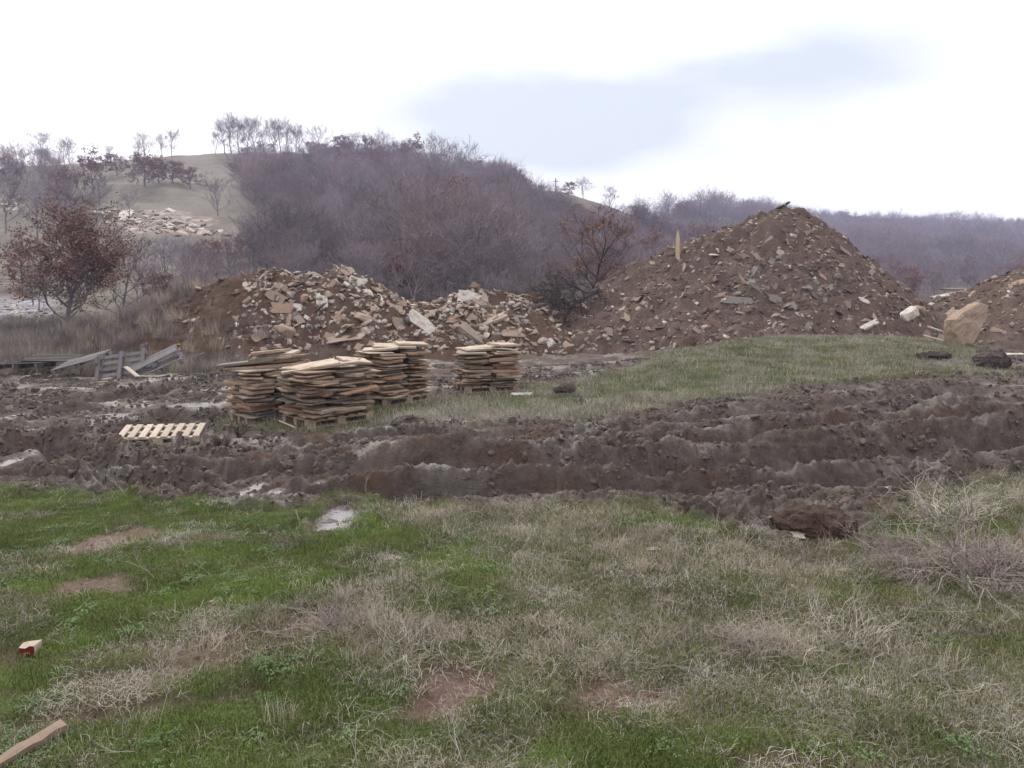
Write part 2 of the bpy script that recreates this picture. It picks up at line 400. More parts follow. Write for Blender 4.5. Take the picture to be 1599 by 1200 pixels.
bmp = g.bump(n3, 1.0, .035); bmp = g.bump(g.noise(90, 4, .7, P), .5, .008, bmp); g.put(b_.inputs['Normal'], bmp)

def earth_mat(name, stops, gravel=.35):
    m, t, b = mat(name, .95, .15); g = G(m); P = g.pos()
    n = g.noise(1.1, 6, .65, P); f = g.noise(14, 6, .75, P); ff = g.noise(45, 4, .7, P)
    c = g.ramp(n, stops)
    c = g.mix(g.rng(f, .52, .72, 0, gravel), c, (.27, .22, .19))
    c = g.mix(g.rng(ff, .3, .6, .5, 0), c, tuple(q * .5 for q in stops[0][1]))
    g.put(b.inputs['Base Color'], c)
    nb = g.bump(f, .9, .09); nb = g.bump(ff, .8, .03, nb); g.put(b.inputs['Normal'], nb)
    return m
M_earth = earth_mat('spoil_earth', [(.3, (.125, .086, .070)), (.5, (.185, .128, .103)), (.66, (.215, .162, .136)), (.8, (.20, .172, .152))])
M_clay = earth_mat('mound_soil', [(.3, (.090, .056, .041)), (.5, (.155, .095, .066)), (.66, (.18, .13, .10)), (.8, (.15, .13, .11))], .45)

def stone_mat(name, stops, top=None):
    m, t, b = mat(name, .85, .25); g = G(m); O = g.objc(); r = g.rand()
    c = g.ramp(r, stops)
    off = g.node('ShaderNodeVectorMath', operation='ADD'); g.l.new(O, off.inputs[0])
    cmb = g.node('ShaderNodeCombineXYZ'); g.l.new(g.math('MULTIPLY', r, 37.), cmb.inputs[0]); g.l.new(g.math('MULTIPLY', r, 91.), cmb.inputs[2]); g.l.new(cmb.outputs[0], off.inputs[1])
    v = off.outputs[0]
    n = g.noise(3.2, 6, .65, v); f = g.noise(22, 5, .7, v)
    c = g.mix(g.rng(n, .46, .66, 0, .7), c, (.30, .175, .105))
    c = g.mix(g.rng(g.noise(6, 5, .6, v), .55, .72, 0, .6), c, (.16, .145, .13))
    c = g.mix(g.rng(f, .35, .65, .32, 0), c, (.10, .078, .066))
    g.put(b.inputs['Base Color'], c)
    nb = g.bump(f, .6, .02); nb = g.bump(n, .6, .05, nb); g.put(b.inputs['Normal'], nb)
    return m
M_rub = stone_mat('rubble_stone', [(0, (.45, .365, .29)), (.25, (.31, .24, .19)), (.45, (.50, .43, .36)), (.62, (.38, .25, .175)), (.78, (.26, .225, .195)), (.9, (.53, .44, .35)), (1, (.22, .19, .165))])
M_heapst = stone_mat('heap_stone', [(0, (.30, .235, .195)), (.3, (.22, .16, .13)), (.5, (.37, .31, .265)), (.65, (.27, .18, .135)), (.8, (.20, .185, .165)), (.93, (.44, .36, .29)), (1, (.17, .16, .15))])
M_slab = stone_mat('slab_stone', [(0, (.50, .34, .235)), (.15, (.28, .22, .18)), (.3, (.56, .45, .34)), (.45, (.42, .24, .15)), (.6, (.24, .205, .175)), (.75, (.58, .49, .39)), (.88, (.46, .30, .205)), (1, (.30, .18, .12))])
M_slabtop = stone_mat('pale_slab_stone', [(0, (.62, .53, .43)), (.5, (.57, .47, .37)), (1, (.66, .60, .52))])
M_grey = stone_mat('grey_green_stone', [(0, (.17, .175, .16)), (1, (.22, .22, .20))])
M_boul = stone_mat('ochre_boulder', [(0, (.36, .27, .205)), (1, (.38, .29, .225))])
M_white = stone_mat('white_stone', [(0, (.66, .62, .54)), (1, (.70, .66, .60))])

def wood_mat(name, c1, c2, rough=.85):
    m, t, b = mat(name, rough, .2); g = G(m); O = g.objc(); r = g.rand()
    mp = g.node('ShaderNodeMapping'); mp.inputs['Scale'].default_value = (3, 40, 40); g.l.new(O, mp.inputs[0])
    n = g.noise(1.0, 5, .6, mp.outputs[0]); f = g.noise(9, 4, .6, O)
    c = g.mix(g.rng(n, .35, .65), c1, c2); c = g.mix(g.rng(r, 0, 1, 0, .45), c, tuple(q * .55 for q in c1))
    c = g.mix(g.rng(f, .55, .7, 0, .5), c, tuple(q * .5 for q in c1))
    g.put(b.inputs['Base Color'], c); g.put(b.inputs['Normal'], g.bump(n, .5, .004)); return m
M_wold = wood_mat('weathered_wood', (.15, .135, .135), (.26, .24, .24))
M_wdark = wood_mat('dark_wet_wood', (.05, .043, .042), (.10, .09, .085))
M_wnew = wood_mat('fresh_wood', (.42, .35, .27), (.55, .47, .38))
M_wmid = wood_mat('pallet_wood', (.28, .20, .145), (.40, .31, .24))
M_wsplit = wood_mat('splintered_wood', (.48, .36, .25), (.62, .50, .36))

def plain(name, c, rough=.9, var=.35, spec=.2, scale=5, trans=0):
    m, t, b = mat(name, rough, spec); g = G(m); r = g.rand()
    n = g.noise(scale, 3, .6, g.pos())
    a = g.mix(g.rng(n, .3, .7), tuple(q * (1 - var) for q in c), tuple(min(q * (1 + var), .9) for q in c))
    a = g.mix(g.rng(r, 0, 1, 0, .35), a, tuple(q * .6 for q in c))
    g.put(b.inputs['Base Color'], a); return m
M_bark = plain('grey_bark', (.19, .17, .18))
M_twig = plain('purple_grey_twigs', (.25, .21, .245), scale=.07, var=.5)
M_twig2 = plain('brown_twigs', (.24, .185, .19), scale=.07, var=.5)
M_twigd = plain('dark_twigs', (.060, .050, .048))
M_leaf = plain('rust_leaves', (.215, .115, .092), scale=1.2, var=.45)
M_leaf2 = plain('orange_brown_leaves', (.30, .145, .065), scale=2, var=.4)
M_blade = plain('green_blades', (.150, .205, .050), .75, .4, .25, 1.6)
M_blade2 = plain('olive_blades', (.165, .165, .075), .8, .4, .2, 1.6)
M_straw = plain('grey_straw', (.37, .335, .285), .85, .35, .2, 2.2)
M_straw2 = plain('tan_straw', (.39, .335, .26), .85, .35, .2, 2.2)
M_herb = plain('herb_leaves', (.12, .19, .06), .6, .35, .4, 3)
M_weed = plain('dead_weed_stems', (.27, .22, .205), .9, .35, .1, 2)
M_red = plain('red_paint', (.16, .018, .022), .5, .2)
M_clod = plain('clod_soil', (.105, .082, .069), .8, .3, .35, 6)
M_darkclod = plain('dark_clod_soil', (.072, .056, .052), .95, .4, .15, 6)
M_paper = plain('pale_litter', (.62, .62, .64), .6, .2)
M_pole = plain('pole_grey', (.12, .11, .11))
M_bush = plain('scrub_twigs', (.13, .115, .105), scale=.5, var=.3)
m_, t_, b_ = mat('puddle_water', .05, .5); M_water = m_
b_.inputs['Base Color'].default_value = (.16, .13, .125, 1); g = G(m_)
g.put(b_.inputs['Roughness'], g.rng(g.noise(3, 4, .6, g.pos()), .4, .65, .03, .25))
g.put(b_.inputs['Normal'], g.bump(g.noise(16, 3, .6, g.pos()), .25, .02)); b_.inputs['IOR'].default_value = 1.6
b_.inputs['Specular IOR Level'].default_value = .8

# ------------------------------------------------------------------ mesh helpers
def mesh_np(name, V, F, mats=(), midx=None, smooth_=False):
    me = bpy.data.meshes.new(name)
    V = np.asarray(V, np.float32); F = np.asarray(F, np.int32)
    k = F.shape[1]
    me.vertices.add(len(V)); me.vertices.foreach_set('co', V.ravel())
    me.loops.add(F.size); me.loops.foreach_set('vertex_index', F.ravel())
    me.polygons.add(len(F)); me.polygons.foreach_set('loop_start', np.arange(0, F.size, k, dtype=np.int32))
    if smooth_: me.polygons.foreach_set('use_smooth', np.ones(len(F), bool))
    for m in mats: me.materials.append(m)
    if midx is not None: me.polygons.foreach_set('material_index', np.asarray(midx, np.int32))
    me.update(calc_edges=True); me.validate(verbose=False)
    return me
def link(name, me, parent=None, loc=(0, 0, 0), rot=(0, 0, 0), scale=(1, 1, 1)):
    o = bpy.data.objects.new(name, me); C.objects.link(o)
    o.location = loc; o.rotation_euler = rot; o.scale = scale
    if parent is not None: o.parent = parent
    return o
def tag(o, label=None, cat=None, group=None, kind=None):
    if label: o['label'] = label
    if cat: o['category'] = cat
    if group: o['group'] = group
    if kind: o['kind'] = kind
    return o
def copy_tree(o, parent=None):
    c = o.copy(); C.objects.link(c); c.parent = parent
    for ch in list(o.children): copy_tree(ch, c)
    return c
def pyme(name, V, F, mats):
    me = bpy.data.meshes.new(name); me.from_pydata([tuple(v) for v in V], [], F)
    for m in (mats if isinstance(mats, (list, tuple)) else [mats]): me.materials.append(m)
    me.update(); return me

# ------------------------------------------------------------------ ground sheet
th = np.concatenate([np.arange(-180, -46, 4.), np.arange(-46, -35.5, .5), np.arange(-35.4, 35.41, .115), np.arange(36, 46.1, .5), np.arange(50, 180, 4.)])
def geo(a, b, f): return a * np.exp(np.arange(0, int(math.log(b / a) / f)) * f)
rr = np.concatenate([[.02, .3, .7, 1.1, 1.5], geo(1.8, 5.0, .011), geo(5.0, 19, .0044), geo(19, 60, .011), geo(60, 1500, .022), [1500.]])
TH, RR = np.meshgrid(np.radians(th), rr)
X = (RR * np.sin(TH)).ravel(); Yg = (RR * np.cos(TH)).ravel()
MK = masks(X, Yg)
Z = height(X, Yg, M=MK)
nr, nc = RR.shape
ii, jj = np.meshgrid(np.arange(nr - 1), np.arange(nc), indexing='ij')
j2 = (jj + 1) % nc
F = np.stack([ii * nc + jj, (ii + 1) * nc + jj, (ii + 1) * nc + j2, ii * nc + j2], -1).reshape(-1, 4)
F = F[:, ::-1]
mud, di, dirtm, dry, q_, yn_ = MK
U_, Y_ = polar(X, Yg)
hillm = smooth(27, 36, Y_ + 2 * fbm(X * .2, Yg * .2, 81, 2))
def wooded(x, y, edge=True):
    """share of the hillside under wood, 0..1"""
    u, Y = polar(x, y)
    v = HOR - (base_z(x, y) - EYE) / Y * FPX
    lim = np.interp(v, [232, 246, 256, 268, 300, 330, 360, 392, 410, 430, 520], [640, 540, 450, 385, 370, 430, 440, 425, 390, 300, 60])   # left edge of the wood by row
    m = smooth(-12, 12, u - lim + 22 * perlin(x * .06, y * .06, 83))
    rt = np.interp(v, [262, 285, 300, 320, 340, 360, 380, 400, 470], [640, 740, 800, 850, 910, 980, 1040, 1200, 3000])
    m = m * np.where(Y < 320, smooth(14, -14, u - rt + 14 * perlin(x * .07, y * .07, 84)), 1)
    m = m * smooth(44, 50, Y)
    gap = (u > 1240) * smooth(.3, .5, perlin(x * .012, y * .02, 85)) * smooth(320, 420, Y)
    m = m * (1 - .9 * gap)
    # left cluster of trees half way up
    m = np.maximum(m, .22 * smooth(1.2, .7, ((u - 55) / 125) ** 2 + ((v - 300) / 42) ** 2))
    m = np.maximum(m, smooth(150, 20, u) * smooth(44, 50, Y) * smooth(445, 455, v) * .6)
    m = np.maximum(m, .012 * smooth(55, 65, Y) * (Y < 250))
    return np.clip(m, 0, 1)
woodm = wooded(X, Yg) * hillm
v_ = HOR - (base_z(X, Yg) - EYE) / Y_ * FPX
palem = hillm * smooth(110, 60, U_ + 20 * perlin(X * .5, Yg * .5, 88)) * smooth(455, 475, v_) * smooth(36, 40, Y_)
qm = smooth(1.2, .6, ((U_ - 265) / 85) ** 2 + ((v_ - 350) / 18) ** 2 + .5 * perlin(X * .15, Yg * .15, 89)) * smooth(60, 70, Y_)
qm = np.maximum(qm, smooth(1.1, .6, ((U_ - 10) / 45) ** 2 + ((v_ - 325) / 12) ** 2) * smooth(60, 70, Y_))
qm = np.maximum(qm, smooth(1.1, .6, ((U_ - 1130) / 90) ** 2 + ((v_ - 338) / 6) ** 2) * smooth(100, 200, Y_) * .8)
# split the sheet by what covers it; neighbours share their border line exactly
fc = F
Ym = Y_[fc].mean(1); mm = mud[fc].mean(1); dm = di[fc].mean(1)
cls = np.where(Ym > 300, 4, np.where(Ym > 34, 3, np.where(mm > .5, 1, np.where(dm > -.4, 2, 0))))
attrs = dict(mud=mud, dry=dry, dirt=dirtm * (1 - mud), hill=hillm * (1 - mud), wood=woodm, pale=palem, quarry=qm)
for k, (nm, lb) in enumerate([('meadow', 'short green and straw grey grass sloping down from the viewer'), ('mud_track', 'churned wet brown mud with deep wheel ruts'), ('grass_knoll', 'low grassy knoll between the mud and the spoil heaps'), ('hillside', 'hillside with dry grass and leaf litter'), ('far_hills', 'far hills beyond the valley')]):
    fk = fc[cls == k]
    if not len(fk): continue
    used, inv = np.unique(fk.ravel(), return_inverse=True)
    me = mesh_np(nm, np.stack([X[used], Yg[used], Z[used]], 1), inv.reshape(-1, 4), [M_ground], smooth_=True)
    for an, av in attrs.items():
        a = me.attributes.new(an, 'FLOAT', 'POINT'); a.data.foreach_set('value', av[used].astype(np.float32))
    o = link(nm, me); tag(o, lb, kind='structure')
print('ground verts', len(X))

for (a, b, ra, rb, rot) in PUDDLES:
    n = 40; V = [(0, 0, 0)]; F_ = []
    for ring, f in ((1, .5), (2, 1.0)):
        for k in range(n):
            an = k / n * 2 * math.pi
            rad = f * (1.28 + (.25 * float(perlin(np.array(a * 3 + math.cos(an) * 1.5), np.array(b * 3 + math.sin(an) * 1.5), 91)) if ring == 2 else 0))
            V.append((math.cos(an) * ra * rad, math.sin(an) * rb * rad, 0))
    for k in range(n):
        k2 = (k + 1) % n; F_.append((0, 1 + k, 1 + k2)); F_.append((1 + k, 1 + n + k, 1 + n + k2)); F_.append((1 + k, 1 + n + k2, 1 + k2))
    o = link('puddle', pyme('puddle', V, F_, M_water), loc=(a, b, PZ[(a, b)] - .004)); tag(o, kind='structure')

# ------------------------------------------------------------------ stones
def slab_mesh(name, m, rnd, n=9, thick=.1, rag=.12, elong=1.3):
    """flat broken slab about 1 wide: a chipped rectangle with a jagged edge"""
    V = []; F_ = []; out_ = []
    cs = [(-.5, -.5), (.5, -.5), (.5, .5), (-.5, .5)]
    for k in range(4):
        (x0, y0), (x1, y1) = cs[k], cs[(k + 1) % 4]
        c = rnd.choice((.04, .1, .2, .33)); 
        if k < n - 4 or rnd.random() < .4: out_.append((x0 + (x1 - x0) * c, y0 + (y1 - y0) * c))
        else: out_.append((x0, y0))
        f = rnd.uniform(.4, .65); q = rnd.uniform(-rag * .35, rag * .15); out_.append((x0 + (x1 - x0) * f + (y1 - y0) * q, y0 + (y1 - y0) * f - (x1 - x0) * q))
        c = rnd.choice((.04, .1, .2)); out_.append((x1 - (x1 - x0) * c, y1 - (y1 - y0) * c))
    n = len(out_); out_ = [((x + rnd.uniform(-.3, .3) * rag) * elong, (y + rnd.uniform(-.3, .3) * rag)) for (x, y) in out_]
    t = thick
    for (x, y) in out_: V.append((x * .985, y * .985, t * rnd.uniform(.42, .55)))
    for (x, y) in out_: V.append((x * rnd.uniform(.98, 1.02), y * rnd.uniform(.98, 1.02), t * rnd.uniform(-.15, .2)))
    for (x, y) in out_: V.append((x * .97, y * .97, -t * rnd.uniform(.42, .55)))
    V.append((rnd.uniform(-.05, .05), rnd.uniform(-.05, .05), t * .58)); V.append((0, 0, -t * .5))
    for k in range(n):
        k2 = (k + 1) % n
        F_ += [(3 * n, k, k2), (k, n + k, n + k2, k2), (n + k, 2 * n + k, 2 * n + k2, n + k2), (3 * n + 1, 2 * n + k2, 2 * n + k)]
    return pyme(name, V, F_, m)
def rock_mesh(name, m, rnd, flat=.7):
    import bmesh
    bm = bmesh.new()
    for k in range(16):
        v = Vector((rnd.gauss(0, 1), rnd.gauss(0, 1), rnd.gauss(0, 1))).normalized() * rnd.uniform(.42, .55)
        bm.verts.new((v.x * 1.15, v.y, v.z * flat))
    r = bmesh.ops.convex_hull(bm, input=bm.verts)
    bmesh.ops.delete(bm, geom=[x for x in r['geom_unused'] if isinstance(x, bmesh.types.BMVert)], context='VERTS')
    bmesh.ops.bevel(bm, geom=bm.edges[:], offset=.025, segments=1, affect='EDGES')
    me = bpy.data.meshes.new(name); bm.to_mesh(me); bm.free(); me.materials.append(m); return me
rn = random.Random(11)
ST = {}
for key, m in (('rub', M_rub), ('heap', M_heapst), ('grey', M_grey), ('white', M_white), ('boul', M_boul), ('clump', M_earth)):
    ST[key] = [slab_mesh('stone_slab', m, rn, rn.randint(5, 7), rn.uniform(.12, .3), .3, rn.uniform(1.0, 1.7)) for _ in range(8)] + [rock_mesh('stone_block', m, rn, rn.uniform(.5, .9)) for _ in range(6)]

# ------------------------------------------------------------------ spoil heaps
def heap(name, label, x0, x1, y0, y1, step, hf, m, category='mound'):
    xs = np.arange(x0, x1, step); ys = np.arange(y0, y1, step * 1.0)
    Xh, Yh = np.meshgrid(xs, ys); Zh = hf(Xh, Yh); gzv = base_z(Xh, Yh)
    keep = (Zh > gzv - .45)
    nr, nc = Xh.shape
    i, j = np.meshgrid(np.arange(nr - 1), np.arange(nc - 1), indexing='ij')
    F_ = np.stack([i * nc + j, i * nc + j + 1, (i + 1) * nc + j + 1, (i + 1) * nc + j], -1).reshape(-1, 4)
    kf = keep.ravel()[F_].any(1); F_ = F_[kf]
    used, inv = np.unique(F_.ravel(), return_inverse=True)
    cx, cy = (x0 + x1) / 2, (y0 + y1) / 2
    root = bpy.data.objects.new(name, None); C.objects.link(root); root.location = (cx, cy, float(base_z(np.array([cx]), np.array([cy]))[0]))
    tag(root, label, category)
    V = np.stack([Xh.ravel()[used] - cx, Yh.ravel()[used] - cy, Zh.ravel()[used] - root.location.z], 1)
    link('earth', mesh_np('earth', V, inv.reshape(-1, 4), [m], smooth_=True), root)
    return root
def cone(x, y, cx, cy, top, sl, sr, sf, rd=.5):
    dx = x - cx; dy = y - cy
    d = np.sqrt((np.where(dx < 0, dx * sl, dx * sr)) ** 2 + (dy * sf) ** 2 + (rd * .5) ** 2) - rd * .5
    return top - d
def smax(a, b, k=.35):
    h = np.clip(.5 + .5 * (a - b) / k, 0, 1); return b + (a - b) * h + k * h * (1 - h)
def h_big(x, y, det=True):
    z = cone(x, y, 10.65, 31, 4.12, .47, .86, .76, .50)
    z = smax(z, cone(x, y, 6.4, 30.6, 2.55, .70, .35, .66, .6), .5)
    z = smax(z, cone(x, y, 3.2, 29.0, .45, .50, .3, .52, .6), .6)
    z = smax(z, cone(x, y, 8.8, 28.6, 2.0, .55, .55, .55, .8), .6)
    if det:
        z = z + .30 * fbm(x * .55, y * .55, 101, 3) + .13 * billow(x * 1.7, y * 1.7, 103, 3) + .05 * fbm(x * 8, y * 8, 105, 2)
        z = z + .06 * np.sin(np.arctan2(y - 31, x - 10.65) * 23 + 2 * perlin(x, y, 107)) * smooth(.5, 3, np.hypot(x - 10.65, y - 31))
    return z
def h_rub(x, y, det=True):
    z = cone(x, y, -8.7, 28.0, 1.62, .52, .30, .72, .9)
    z = smax(z, cone(x, y, -6.3, 28.0, 1.60, .30, .60, .74, .9), .4)
    z = smax(z, cone(x, y, -11.0, 28.6, .62, .42, .3, .60, 1.), .5)
    z = smax(z, cone(x, y, -3.4, 28.0, .42, .3, .3, .60, .9), .5)
    z = smax(z, cone(x, y, -1.2, 28.4, .92, .62, .42, .62, .8), .4)
    z = smax(z, cone(x, y, 1.0, 30.5, .65, .4, .4, .55, .8), .4)
    if det:
        z = z + .22 * fbm(x * .7, y * .7, 111, 3) + .12 * billow(x * 2.2, y * 2.2, 113, 3) + .03 * fbm(x * 8, y * 8, 115, 2)
    return z
def h_rgt(x, y, det=True):
    z = cone(x, y, 20.6, 27.5, 2.8, .52, .5, .60, .8)
    z = smax(z, cone(x, y, 16.2, 28.5, .55, .42, .3, .62, .9), .5)
    z = smax(z, cone(x, y, 14.6, 28.6, .38, .36, .2, .42, .9), .5)
    if det:
        z = z + .18 * fbm(x * .6, y * .6, 121, 3) + .09 * billow(x * 2, y * 2, 123, 3) + .03 * fbm(x * 8, y * 8, 125, 2)
    return z
heap_big = heap('spoil_heap', 'tall brown cone of stony earth, the highest heap, right of centre', -1.5, 19, 20, 40, .085, h_big, M_earth)
heap_rub = heap('rubble_heap', 'long low heap of broken pale stone slabs and soil behind the slab stacks', -17, 5, 21.5, 36, .085, h_rub, M_clay)
heap_rgt = heap('spoil_heap', 'stony earth heap cut off by the right edge behind the big ochre slab', 10.5, 26, 21.5, 36, .10, h_rgt, M_earth)
heap_big['group'] = heap_rgt['group'] = 'heaps of stony earth'

def strew(root, hf, pts, nameparts, rs, tilt=.6, sink=.25, top=300, clumps=None):
    """stones of sizes: the largest as parts, the small rest as one stuff part"""
    pts = sorted(pts, key=lambda p: -p[2])
    inv = root.location
    big, small = pts[:top], pts[top:]
    for (x, y, s, key) in big:
        me = rs.choice(ST[key]); e = .35
        hz = float(hf(np.array([x]), np.array([y]))[0])
        hx = float(hf(np.array([x + e]), np.array([y]))[0] - hf(np.array([x - e]), np.array([y]))[0]) / (2 * e)
        hy = float(hf(np.array([x]), np.array([y + e]))[0] - hf(np.array([x]), np.array([y - e]))[0]) / (2 * e)
        nrm = Vector((-hx + rs.gauss(0, tilt), -hy + rs.gauss(0, tilt), 1)).normalized()
        qt = nrm.to_track_quat('Z', 'Y') @ Euler((0, 0, rs.uniform(0, 6.28))).to_quaternion()
        o = link(nameparts, me, root, (x - inv.x, y - inv.y, hz - inv.z + s * (.14 - sink * rs.random() * .5)), qt.to_euler(), (s * rs.uniform(.85, 1.2), s * rs.uniform(.7, 1.1), s * rs.uniform(.6, 1.0)))
    if clumps:
        small = small + [(rs.uniform(*clumps[1]), rs.uniform(*clumps[2]), .05 * math.exp(abs(rs.gauss(0, .6))), 'clump') for _ in range(clumps[0])]
        small = [p for p in small if p[3] != 'clump' or vis(hf, p[0], p[1])]
    # small ones: baked together
    if small:
        VV = []; FF = []; MI = []; off = 0
        srcs = {}
        for k in ST:
            L_ = []
            for me in ST[k]:
                me.calc_loop_triangles()
                v = np.array([q.co for q in me.vertices]); t = np.array([q.vertices for q in me.loop_triangles]); L_.append((v, t))
            srcs[k] = [p for p in L_ if len(p[1]) < 90]
        keys = list(ST.keys())
        arr = np.array([(p[0], p[1]) for p in small]); hz = hf(arr[:, 0], arr[:, 1])
        e = .3; gx = (hf(arr[:, 0] + e, arr[:, 1]) - hf(arr[:, 0] - e, arr[:, 1])) / (2 * e); gy = (hf(arr[:, 0], arr[:, 1] + e) - hf(arr[:, 0], arr[:, 1] - e)) / (2 * e)
        for k, (x, y, s, key) in enumerate(small):
            v, t = rs.choice(srcs[key])
            nrm = Vector((-gx[k] + rs.gauss(0, tilt), -gy[k] + rs.gauss(0, tilt), 1)).normalized()
            Rm = np.array((nrm.to_track_quat('Z', 'Y') @ Euler((0, 0, rs.uniform(0, 6.28))).to_quaternion()).to_matrix())
            vv = (v * np.array([s * rs.uniform(.8, 1.2), s * rs.uniform(.6, 1.1), s * rs.uniform(.6, 1.1)])) @ Rm.T + np.array([x - inv.x, y - inv.y, hz[k] - inv.z + s * .06])
            VV.append(vv); FF.append(t + off); MI.append(np.full(len(t), keys.index(key))); off += len(v)
        mats_ = [{'rub': M_rub_s, 'heap': M_heap_s, 'grey': M_grey, 'white': M_white, 'boul': M_boul, 'clump': M_earth}[k] for k in keys]
        me = mesh_np('small_stones', np.concatenate(VV), np.concatenate(FF), mats_, np.concatenate(MI))
        tag(link('small_stones', me, root), kind='stuff')
def spot_mat(name, stops):        # joined small stones: colour varies from stone to stone through a coarse cell pattern
    m, t, b = mat(name, .9, .2); g = G(m); P = g.pos()
    vo = g.node('ShaderNodeTexVoronoi'); vo.inputs['Scale'].default_value = 5.5; g.l.new(P, vo.inputs['Vector'])
    sp = g.node('ShaderNodeSeparateColor'); g.l.new(vo.outputs['Color'], sp.inputs[0])
    c = g.ramp(sp.outputs[0], stops); f = g.noise(25, 5, .7, P)
    c = g.mix(g.rng(f, .35, .65, .4, 0), c, (.10, .08, .068))
    g.put(b.inputs['Base Color'], c); g.put(b.inputs['Normal'], g.bump(f, .5, .02)); return m
M_rub_s = spot_mat('small_rubble', [(0, (.44, .38, .33)), (.3, (.26, .21, .18)), (.5, (.50, .45, .40)), (.7, (.36, .24, .17)), (1, (.24, .22, .20))])
M_heap_s = spot_mat('small_heap_stone', [(0, (.34, .29, .26)), (.3, (.20, .15, .13)), (.55, (.40, .35, .31)), (.75, (.26, .175, .135)), (1, (.18, .17, .155))])

rs = random.Random(21)
pts = []
def vis(hf, x, y):  # keep a stone only where its heap rises above the ground
    return float(hf(np.array([x]), np.array([y]), False)[0]) > float(base_z(np.array([x]), np.array([y]))[0]) - .05
def rub_density(x, y):
    a = .25
    if -9.8 < x < 1.2: a = 1.0
    elif -10.6 < x: a = .6
    if x < -8.8: a = .4
    if x < -9.3: a = .07
    if y < 24.6: a *= .45
    if .8 < x: a = .45
    if -10 < x < -8 and y < 25.8: a *= .5
    return a
while len(pts) < 2500:
    x = rs.uniform(-13.5, 3.5); y = rs.uniform(22.8, 31)
    if rs.random() > rub_density(x, y) or not vis(h_rub, x, y): continue
    if y > 29.2 and rs.random() < .6: continue
    s = min(.082 * math.exp(abs(rs.gauss(0, .62))), .36)
    pts.append((x, y, s, rs.choices(['rub', 'heap', 'white', 'grey', 'boul'], [8, 1.4, .8, 1.0, .5])[0]))
strew(heap_rub, h_rub, pts, 'stone', rs, .5, .3, clumps=(1600, (-14, 3), (22.5, 30)))
# named larger stones on the rubble heap (photo pixel, size)
def on_heap(hf, u, v, ya=20., yb=38.):
    d = pixdir(u, v); Y = np.linspace(ya, yb, 1200); x = d.x / d.y * Y; z = EYE + d.z / d.y * Y
    k = np.argmax(z < hf(x, Y)); return float(x[k]), float(Y[k]), float(z[k])
def mark(root, hf, u, v, s, key, idx, sc=(1, 1, 1), rot=(0, 0, 0), label=None):
    x, y, z = on_heap(hf, u, v); i = root.location
    o = link('stone', ST[key][idx], root, (x - i.x, y - i.y, z - i.z), rot, tuple(s * q * (.66 if root is heap_big else .9) for q in sc))
    if label: o['label'] = label
for q in [(444, 521, .72, 'rub', 9, (1, .8, 1.2), (.5, .2, .3), 'largest pale block at the foot of the rubble'), (441, 482, .62, 'rub', 1, (1.1, .8, .7), (.9, .1, .2)), (470, 481, .45, 'white', 2, (1, .8, .6), (.8, .1, .9)),
          (430, 464, .5, 'rub', 3, (1, .8, .6), (.9, .4, -.3)), (450, 454, .6, 'rub', 4, (1.2, .7, .5), (.6, .5, .3)), (502, 475, .6, 'white', 5, (.6, 1.1, .4), (1.1, .2, .5)), (570, 498, .75, 'boul', 10, (1.2, .8, .6), (.3, .3, .2), 'rust orange block lying in the rubble'),
          (540, 437, .5, 'boul', 11, (1, .8, 1), (.4, .3, 1)), (558, 443, .55, 'white', 2, (1, .9, .8), (1.0, .3, .2)), (540, 527, .8, 'rub', 4, (1.2, .8, .4), (.4, -.1, .1)), (668, 512, .8, 'white', 6, (1.3, .6, .8), (.9, .7, -.2)), (737, 469, .72, 'white', 0, (1.1, .8, .7), (1.1, .3, .1)),
          (742, 527, .85, 'rub', 2, (1.2, .5, 1.2), (.4, .6, -.2)), (757, 506, .85, 'rub', 3, (1.2, .5, .8), (.4, -.4, .1)), (797, 521, .95, 'boul', 12, (1.6, .8, .6), (.1, .1, .1), 'long rusty block at the right end of the rubble'), (640, 503, .55, 'grey', 9, (1, .9, .9), (.3, .5, 1)), (590, 432 + 22, .5, 'rub', 8, (1, 1, .9), (.4, .3, .9))]:
    mark(heap_rub, h_rub, *q)
pts = []
while len(pts) < 5200:
    x = rs.uniform(-.5, 17); y = rs.uniform(21.5, 34)
    if not vis(h_big, x, y): continue
    s = min(.036 * math.exp(abs(rs.gauss(0, .80))), .27)
    if math.hypot(x - 10.65, y - 31) < 1.3: s = min(s, .12)
    near_grey = ((x - 9.2) / 2.2) ** 2 + ((y - 26.8) / 1.6) ** 2 < 1
    pts.append((x, y, s * (1.25 if near_grey else 1), 'grey' if near_grey and rs.random() < .75 else rs.choices(['heap', 'rub', 'white', 'grey'], [6, 3.0, .6, 1.4])[0]))
strew(heap_big, h_big, pts, 'stone', rs, .45, .4, clumps=(3800, (-.5, 17), (21.5, 33)))
